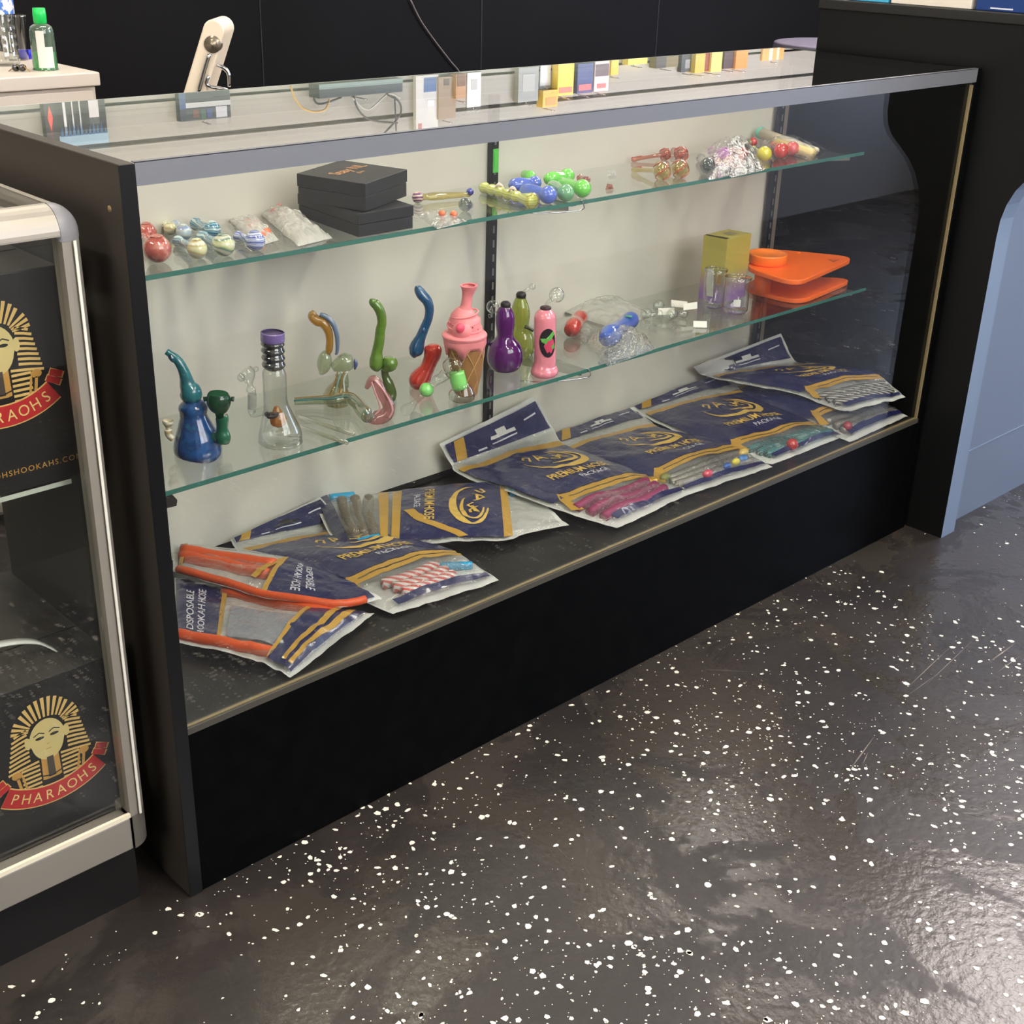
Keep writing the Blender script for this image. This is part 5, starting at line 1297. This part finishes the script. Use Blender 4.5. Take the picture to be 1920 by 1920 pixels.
# ================================================================== hose packages on the deck
NAVY = M('navy print', (27, 31, 76), .3, coat=.7, bump=(55, .55, .006))
GOLDP = M('mustard gold print', (178, 139, 56), .35, coat=.3, bump=(38, .3, .006))
SEAL = M('white bag seal', (206, 206, 202), .35, bump=(40, .3, .005))
LETW = M('white lettering', (206, 206, 214), .4); LETG = M('gold lettering', (206, 172, 84), .4)
class Bag:
    def __init__(s, label, rows, puff=.016, seed=1., group='hose packages on the deck'):
        def p3(c):
            u, v, m, val = c
            return on(u, v, 'xyz'.index(m), val)
        s.vs = [r[0] for r in rows]; s.L = [p3(r[1]) for r in rows]; s.R = [p3(r[2]) for r in rows]
        s.puff = puff; s.seed = seed
        c = sum(s.L + s.R, Vector()) / (2 * len(rows)); c.z = ZD + .001
        s.o = thing('hose_package', label, 'hose package', c, group); s.O = Vector(s.o.location)
    def edge(s, P, v):
        vs = s.vs; n = len(vs)
        v = max(-.05, min(1.05, v)); i = 0
        while i < n - 2 and v > vs[i + 1]: i += 1
        t = (v - vs[i]) / (vs[i + 1] - vs[i])
        p0, p1, p2, p3 = P[max(i - 1, 0)], P[i], P[i + 1], P[min(i + 2, n - 1)]
        if t < 0 or t > 1: return p1.lerp(p2, t)
        m1 = (p2 - p0) * .5 if i > 0 else p2 - p1
        m2 = (p3 - p1) * .5 if i < n - 2 else p2 - p1
        q = p1.lerp(p2, t)
        h = (2 * t ** 3 - 3 * t ** 2 + 1) * p1 + (t ** 3 - 2 * t ** 2 + t) * m1 + (-2 * t ** 3 + 3 * t ** 2) * p2 + (t ** 3 - t ** 2) * m2
        return q.lerp(h, .5)
    def base(s, u, v): return s.edge(s.L, v).lerp(s.edge(s.R, v), u)
    def h(s, u, v):
        if u <= 0 or u >= 1 or v <= 0 or v >= 1: return 0.
        k = math.sin(PI * u) ** .45
        f = .12 + .88 * min(1, max(0, (v - .22) / .35)); f *= min(1, (1 - v) / .10) ** .6
        n = noise.noise(Vector((u * 3.1 + s.seed, v * 3.7, s.seed))) * .45 + noise.noise(Vector((u * 9, v * 9 + s.seed, 2.))) * .16
        return s.puff * k * f * (1 + n) + .0012 * k
    def S(s, u, v, off=0., hk=1.):
        p = s.base(u, v)
        e = .01
        a = s.base(u + e, v) - s.base(u - e, v); b = s.base(u, v + e) - s.base(u, v - e)
        n = a.cross(b)
        if n.length < 1e-9: n = Vector((0, 0, 1))
        n.normalize()
        if n.z < 0: n = -n
        w_ = noise.noise(Vector((u * 4.3, v * 5.1, s.seed * 1.7))) * .0030 + abs(noise.noise(Vector((u * 9.5 + v * 3, v * 11.3, s.seed * 2.3)))) * .0034
        return p + n * (s.h(u, v) * hk + off + w_ + .002)
    def sheet(s, nm, mat, u0, u1, v0, v1, off, nu=30, nv=None, hk=1., slant=0., parent=None):
        nv = nv or max(2, int(48 * abs(v1 - v0)) + 3); vs = []; fs = []
        for j in range(nv + 1):
            v = v0 + (v1 - v0) * j / nv
            for i in range(nu + 1):
                u = u0 + (u1 - u0) * i / nu
                vs.append(s.S(u + slant * (j / nv), v, off, hk))
        for j in range(nv):
            for i in range(nu): a = j * (nu + 1) + i; fs.append((a, a + 1, a + nu + 2, a + nu + 1))
        return G().add(vs, fs).build(nm, mat, parent or s.o, 0, s.O)
    def line(s, nm, mat, pts, wid, off=.0018):
        W = list(wid) if hasattr(wid, '__len__') else [wid] * len(pts)
        q, ww = [pts[0]], [W[0]]
        for (a, b), wa, wb in zip(zip(pts[:-1], pts[1:]), W[:-1], W[1:]):
            k = max(1, int(math.hypot(b[0] - a[0], b[1] - a[1]) / .02))
            for i in range(1, k + 1): q.append((a[0] + (b[0] - a[0]) * i / k, a[1] + (b[1] - a[1]) * i / k)); ww.append(wa + (wb - wa) * i / k)
        g = G(); ribbon(g, q, ww, 0, lambda a, b: s.S(a, b, off)); return g.build(nm, mat, s.o, 0, s.O)
    def text(s, nm, mat, word, u, v, su, sv, off=.0019, bold=.02, slope=0.):
        vs, fs = text_mesh(word, bold); g = G()
        g.add([s.S(u + x * su, v - y * sv + slope * x, off) for x, y in vs], fs, 0, False); return g.build(nm, mat, s.o, 0, s.O)
    def hose(s, mat, path, r, nm='hose', hk=.45):
        g = G(); q = smooth_path(path, 5); g.tube([s.S(u, v, 0, hk) for u, v in q], r, 12); return g.build(nm, mat, s.o, 0, s.O)
    def mark(s, cu, cv, ru, rv, mats=(None,)):
        """crescent with small strokes inside"""
        pts = []; wd = []
        for k in range(25):
            a = PI * (1.05 - 1.45 * k / 24)
            pts.append((cu + ru * math.cos(a) * 1.0, cv + rv * math.sin(a))); wd.append(.008 + .034 * math.sin(PI * k / 24) ** 1.5 * (.4 + .6 * k / 24))
        s.line('crescent_mark', LETG, pts, wd)
        pts = []; wd = []
        for k in range(17):
            a = PI * (.75 - 1.2 * k / 16); pts.append((cu + ru * .18 + ru * .62 * math.cos(a), cv - rv * .08 + rv * .62 * math.sin(a))); wd.append(.006 + .012 * math.sin(PI * k / 16))
        s.line('crescent_mark', LETG, pts, wd)
        for poly in ([(-.75, -.55), (-.6, -.8), (-.5, -.6), (-.68, -.25)], [(-.45, -.1), (-.25, -.75), (-.08, -.12)], [(-.36, -.32), (-.14, -.36)],
                     [(0., -.1), (.12, .2), (.3, -.15), (.5, -.4)], [(.2, -.35), (.35, .1), (.55, .05)], [(.15, -.05), (.48, -.22)]):
            s.line('script_stroke', LETG, [(cu + ru * a, cv + rv * b) for a, b in poly], .011)
    def finish(s, film=True, fv=(.02, .985)):
        s.sheet('bag_back', SEAL, -.012, 1.012, -.008, 1.012, -.0016, 30, 48, 0.)
        if film: s.sheet('bag_film', FILM, .0, 1., fv[0], fv[1], 0., 40, 52)
def premium(b, hdr=True, text=True, stripe_v=.70, cu=.6, slot=SEAL):
    if hdr:
        b.sheet('header_print', NAVY, .02, .98, .012, .165, .0009, 14, 8)
        b.sheet('header_stripe', GOLDP, .10, .20, .014, .163, .0016, 4, 8, slant=-.06)
        b.sheet('hang_hole', slot, .40, .66, .080, .100, .0017, 8, 2); b.sheet('hang_hole', slot, .48, .58, .052, .080, .0017, 4, 3, slant=.0)
        b.line('print_line', LETW, [(.40, .128), (.66, .118)], .009, .0016); b.line('print_line', LETW, [(.26, .14), (.34, .137)], .014, .0016); b.line('print_line', LETW, [(.78, .07), (.92, .062)], .008, .0016)
    b.sheet('gold_band', GOLDP, .015, .985, .285, .325, .0009, 16, 3)
    b.sheet('front_print', NAVY, .015, .985, .325, stripe_v - .005, .0009)
    b.sheet('gold_stripe', GOLDP, .13, .985, stripe_v, stripe_v + .028, .0010, 16, 3, slant=-.02)
    b.sheet('gold_stripe', GOLDP, .10, .985, stripe_v + .036, stripe_v + .064, .0010, 16, 3, slant=-.02)
    b.line('gold_corner', GOLDP, [(.15, stripe_v + .01), (.09, stripe_v + .05), (.03, stripe_v + .13)], [.05, .05, .06], .0012)
    b.sheet('side_print', NAVY, .015, .12, stripe_v - .005, stripe_v + .03, .0008, 3, 3)
    b.sheet('foot_print', NAVY, .1, .97, .945, .978, .0010, 14, 3)
    b.mark(cu, .455, .25, .085)
    if text:
        b.text('lettering', LETG, 'PREMIUM HOSE', .55, .605, .078, .050, bold=.014)
        b.text('lettering', LETW, 'PACKAGE', .60, .648, .06, .034, bold=.005)
Z = ZD
MAGH = M('magenta hose', (142, 44, 84), .4, bump=(420, .6, .003))
def striped_hose(rgb1, rgb2, name, scale=120, direction='DIAGONAL'):
    m, nt, N, L = newmat(name); b = N['Principled BSDF']; b.inputs['Roughness'].default_value = .4
    n = N.new('ShaderNodeTexWave'); n.inputs['Scale'].default_value = scale; n.bands_direction = direction; L.new(texco(nt), n.inputs['Vector'])
    r = N.new('ShaderNodeValToRGB'); r.color_ramp.interpolation = 'CONSTANT'; r.color_ramp.elements[0].color = lin(rgb1) + (1,); r.color_ramp.elements[1].position = .5; r.color_ramp.elements[1].color = lin(rgb2) + (1,)
    L.new(n.outputs['Fac'], r.inputs['Fac']); L.new(r.outputs[0], b.inputs['Base Color']); return m
MAGH = striped_hose((150, 50, 92), (110, 34, 70), 'magenta ribbed hose', 130)
SILVER = M('silver mesh hose', (150, 146, 138), .3, metal=.6, bump=(300, .6, .003)); BROWNM = M('brown mesh hose', (110, 100, 84), .4, bump=(300, .7, .003))
CYAN = M('cyan cap', (30, 150, 196), .25, coat=.5); TEALH = striped_hose((70, 140, 140), (60, 70, 70), 'teal mesh hose', 90)
BW = striped_hose((40, 38, 36), (160, 158, 150), 'black white hose', 70); CANDY = striped_hose((200, 70, 66), (214, 210, 206), 'red white hose', 45)
ORH = M('orange hose', (212, 84, 36), .45, bump=(60, .3, .003))

# bag C: turquoise hose, in the middle of the right half
b = Bag('navy and gold hose package with turquoise mesh hose and a red ball', [
    (0., (1184, 765, 'y', .405), (1345, 702, 'y', .405)), (.2, (1197, 774, 'z', Z + .010), (1380, 726, 'z', Z + .022)),
    (.34, (1220, 786, 'z', Z + .012), (1400, 742, 'z', Z + .014)), (.68, (1338, 842, 'z', Z + .010), (1525, 798, 'z', Z + .010)), (1., (1446, 869, 'z', Z + .003), (1582, 818, 'z', Z + .003))], .016, 3.3)
premium(b)
for v in (.81, .87, .92): b.hose(TEALH, [(.1, v + .01), (.35, v - .01), (.6, v + .01), (.92, v - .005)], .0075)
g = G(); g.ball(b.S(.36, .95, .006, .8), .012, 14, 10); g.build('red_ball', M('red ball', (176, 44, 44), .25, coat=.5), b.o, 0, b.O); b.finish()
# bag D
b = Bag('navy and gold hose package with silver hose and bright yellow and blue bits', [
    (0., (1036, 815, 'y', .405), (1180, 768, 'y', .405)), (.2, (1048, 838, 'z', Z + .008), (1215, 788, 'z', Z + .010)),
    (.34, (1066, 853, 'z', Z + .010), (1240, 806, 'z', Z + .010)), (.68, (1196, 900, 'z', Z + .010), (1378, 838, 'z', Z + .008)), (1., (1272, 932, 'z', Z + .003), (1444, 876, 'z', Z + .003))], .017, 7.7)
premium(b)
for v in (.80, .85, .90): b.hose(SILVER, [(.1, v), (.4, v + .012), (.7, v - .01), (.9, v)], .008)
for u, v, rgb, r in ((.1, .80, (120, 124, 60), .010), (.38, .93, (196, 70, 90), .010), (.72, .90, (214, 200, 70), .008), (.6, .92, (50, 90, 160), .008), (.82, .88, (60, 110, 170), .010), (.9, .82, (196, 170, 90), .010)):
    g = G(); g.ball(b.S(u, v, .004, .7), r, 12, 8, 0, (1.3, .8, .8)); g.build('hose_fitting', M('fitting', rgb, .3, coat=.4), b.o, 0, b.O)
b.finish()
# bag B below A
b = Bag('navy and gold hose package with grey hose, half covered by another package', [
    (0., (1312, 716, 'z', Z + .012), (1446, 674, 'x', 1.748)), (.34, (1372, 741, 'z', Z + .012), (1505, 703, 'x', 1.752)),
    (.68, (1496, 786, 'z', Z + .012), (1628, 748, 'x', 1.752)), (1., (1590, 829, 'z', Z + .003), (1698, 780, 'x', 1.752))], .016, 12.1)
premium(b, False, False)
for v in (.81, .87, .92): b.hose(SILVER, [(.1, v), (.4, v + .01), (.9, v)], .008)
g = G(); g.ball(b.S(.14, .93, .006, .7), .010, 12, 8); g.build('red_ball', M('dark red ball', (150, 40, 44), .25, coat=.5), b.o, 0, b.O); b.finish()
# bag A on top, header leaning on the wall
b = Bag('navy and gold hose package with black and white hose, lying over another package', [
    (0., (1303, 688, 'y', .40), (1463, 628, 'x', 1.752)), (.2, (1318, 704, 'z', Z + .036), (1490, 680, 'x', 1.752)), (.34, (1350, 712, 'z', Z + .040), (1552, 687, 'x', 1.752)),
    (.68, (1482, 737, 'z', Z + .040), (1646, 706, 'x', 1.752)), (1., (1582, 772, 'z', Z + .034), (1694, 745, 'x', 1.752))], .014, 5.9)
premium(b)
for v in (.81, .86, .91): b.hose(BW, [(.08, v), (.4, v + .012), (.92, v)], .0085)
b.finish()
# bag G
b = Bag('navy and gold hose package with red and white hose and cyan cap', [
    (0., (434, 1012, 'y', .405), (600, 936, 'y', .405)), (.2, (440, 1024, 'z', Z + .010), (645, 985, 'z', Z + .008)), (.34, (462, 1044, 'z', Z + .012), (700, 1002, 'z', Z + .008)),
    (.68, (610, 1105, 'z', Z + .012), (850, 1036, 'z', Z + .010)), (1., (735, 1150, 'z', Z + .004), (930, 1088, 'z', Z + .003))], .018, 9.2)
premium(b, cu=.62, slot=INK)
for v in (.80, .86, .91): b.hose(CANDY, [(.25, v), (.45, v + .012), (.72, v - .01)], .0085)
b.hose(CYAN, [(.72, .80), (.95, .85)], .007, 'cyan_cap'); b.finish()
# bag F, turned so that its header points along the case
b = Bag('navy and gold hose package turned sideways with brown mesh hose and cyan caps', [
    (0., (1000, 930, 'z', Z + .018), (1062, 986, 'z', Z + .006)), (.15, (962, 905, 'z', Z + .020), (985, 1000, 'z', Z + .010)), (.30, (935, 905, 'z', Z + .020), (945, 1012, 'z', Z + .012)),
    (.72, (740, 926, 'z', Z + .022), (735, 1022, 'z', Z + .016)), (1., (588, 935, 'z', Z + .024), (640, 1034, 'z', Z + .020))], .016, 15.2)
b.sheet('gold_band', GOLDP, .015, .985, .26, .30, .0010, 12, 3)
b.sheet('front_print', NAVY, .015, .985, .30, .69, .0009)
b.sheet('gold_stripe', GOLDP, .0, 1., .69, .725, .0010, 12, 3); b.sheet('gold_stripe', GOLDP, .0, 1., .74, .775, .0010, 12, 3)
b.line('gold_corner', GOLDP, [(.60, .66), (.78, .60), (.98, .46)], .04, .0018)
b.mark(.48, .43, .34, .07); b.text('lettering', LETG, 'PREMIUM HOSE', .46, .60, .088, .05, bold=.014); b.text('lettering', LETW, 'PACKAGE', .40, .64, .07, .034, bold=.005)
for v in (.81, .86, .91): b.hose(BROWNM, [(.15, v), (.5, v + .01), (.85, v)], .010)
b.hose(CYAN, [(.9, .78), (.94, .9)], .007, 'cyan_cap'); b.hose(CYAN, [(.05, .86), (.08, .95)], .008, 'cyan_cap'); b.hose(CYAN, [(.25, .16), (.25, .24)], .008, 'cyan_cap')
b.sheet('foot_print', NAVY, .02, .98, .955, 1.0, .0022, 12, 3); b.finish()
# bag E with raised header
b = Bag('navy and gold hose package with magenta ribbed hose, header raised with a hang hole', [
    (0., (826, 833, 'y', .402), (1003, 746, 'y', .402)), (.18, (848, 872, 'y', .392), (1034, 806, 'y', .385)), (.31, (862, 890, 'z', Z + .026), (1058, 836, 'z', Z + .026)),
    (.68, (1010, 944, 'z', Z + .022), (1205, 892, 'z', Z + .016)), (1., (1152, 990, 'z', Z + .004), (1290, 926, 'z', Z + .004))], .017, 1.4)
premium(b)
for v in (.80, .86, .92): b.hose(MAGH, [(.06, v + .01), (.3, v - .005), (.6, v + .01), (.86, v - .02)], .0095)
b.hose(M('brass end', (206, 160, 60), .3, metal=.5), [(.86, .79), (.97, .775)], .008, 'brass_end'); b.finish()
# disposable hose bags in the left corner
DG = 'disposable hose bags in the left corner'
def disp(label, rows, puff, seed, text_v, win, ends):
    b = Bag(label, rows, puff, seed, DG)
    w0, w1 = win
    b.sheet('front_print', NAVY, .02, .98, ends[0], w0, .0009)
    if ends[1] > w1: b.sheet('front_print', NAVY, .02, .98, w1, ends[1], .0009)
    for v in (w0, w1):
        b.sheet('gold_stripe', GOLDP, .02, .94, v - .012, v + .012, .0014, 12, 3, slant=.04)
    b.text('lettering', LETW, 'DISPOSABLE', .48, text_v, .11, .06, bold=.012); b.text('lettering', LETW, 'HOOKAH HOSE', .48, text_v + .065, .10, .058, bold=.012)
    return b
b = disp('lower clear navy and gold bag with an orange disposable hose and twisted gold end', [
    (0., (333, 1204, 'z', Z + .014), (330, 1085, 'z', Z + .016)), (.3, (420, 1222, 'z', Z + .014), (440, 1108, 'z', Z + .016)), (.62, (500, 1246, 'z', Z + .010), (590, 1142, 'z', Z + .014)), (1., (545, 1270, 'z', Z + .003), (697, 1152, 'z', Z + .006))],
    .016, 21.3, .10, (.26, .62), (.0, .97))
b.hose(ORH, [(.08, .0), (.08, .3), (.12, .55), (.15, .64)], .009, 'orange_hose', .3); b.hose(ORH, [(.9, .25), (.92, .6), (.9, .8)], .009, 'orange_hose', .35)
b.sheet('window_sheet', M('grey window sheet', (150, 152, 166), .3), .2, .7, .30, .60, -.004, 10, 8)
for v in (.80, .90):
    b.line('gold_twist', GOLDP, [(.06, v), (.3, v - .02), (.6, v + .01), (.95, v - .01)], [.06, .05, .06, .05], .0024)
b.finish()
b = disp('upper clear navy and gold bag with an orange disposable hose, crumpled over the lower one', [
    (0., (640, 1086, 'z', Z + .030), (712, 1122, 'z', Z + .020)), (.16, (600, 1064, 'z', Z + .034), (640, 1138, 'z', Z + .026)), (.45, (545, 1050, 'z', Z + .036), (500, 1122, 'z', Z + .030)), (.75, (440, 1034, 'z', Z + .038), (400, 1094, 'z', Z + .032)), (1., (330, 1022, 'y', .39), (328, 1072, 'z', Z + .034))],
    .012, 31.7, .30, (.47, .96), (.02, .98))
b.hose(ORH, [(.96, .06), (.96, .3), (.95, .6), (.94, .98)], .0062, 'orange_hose', .3); b.hose(ORH, [(.3, .5), (.34, .75), (.3, .97)], .012, 'orange_hose', .3); b.hose(ORH, [(.55, .5), (.56, .75), (.5, .97)], .010, 'orange_hose', .3)
b.line('window_edge', GOLDP, [(.1, .47), (.78, .55)], .03, .0016)
b.finish()
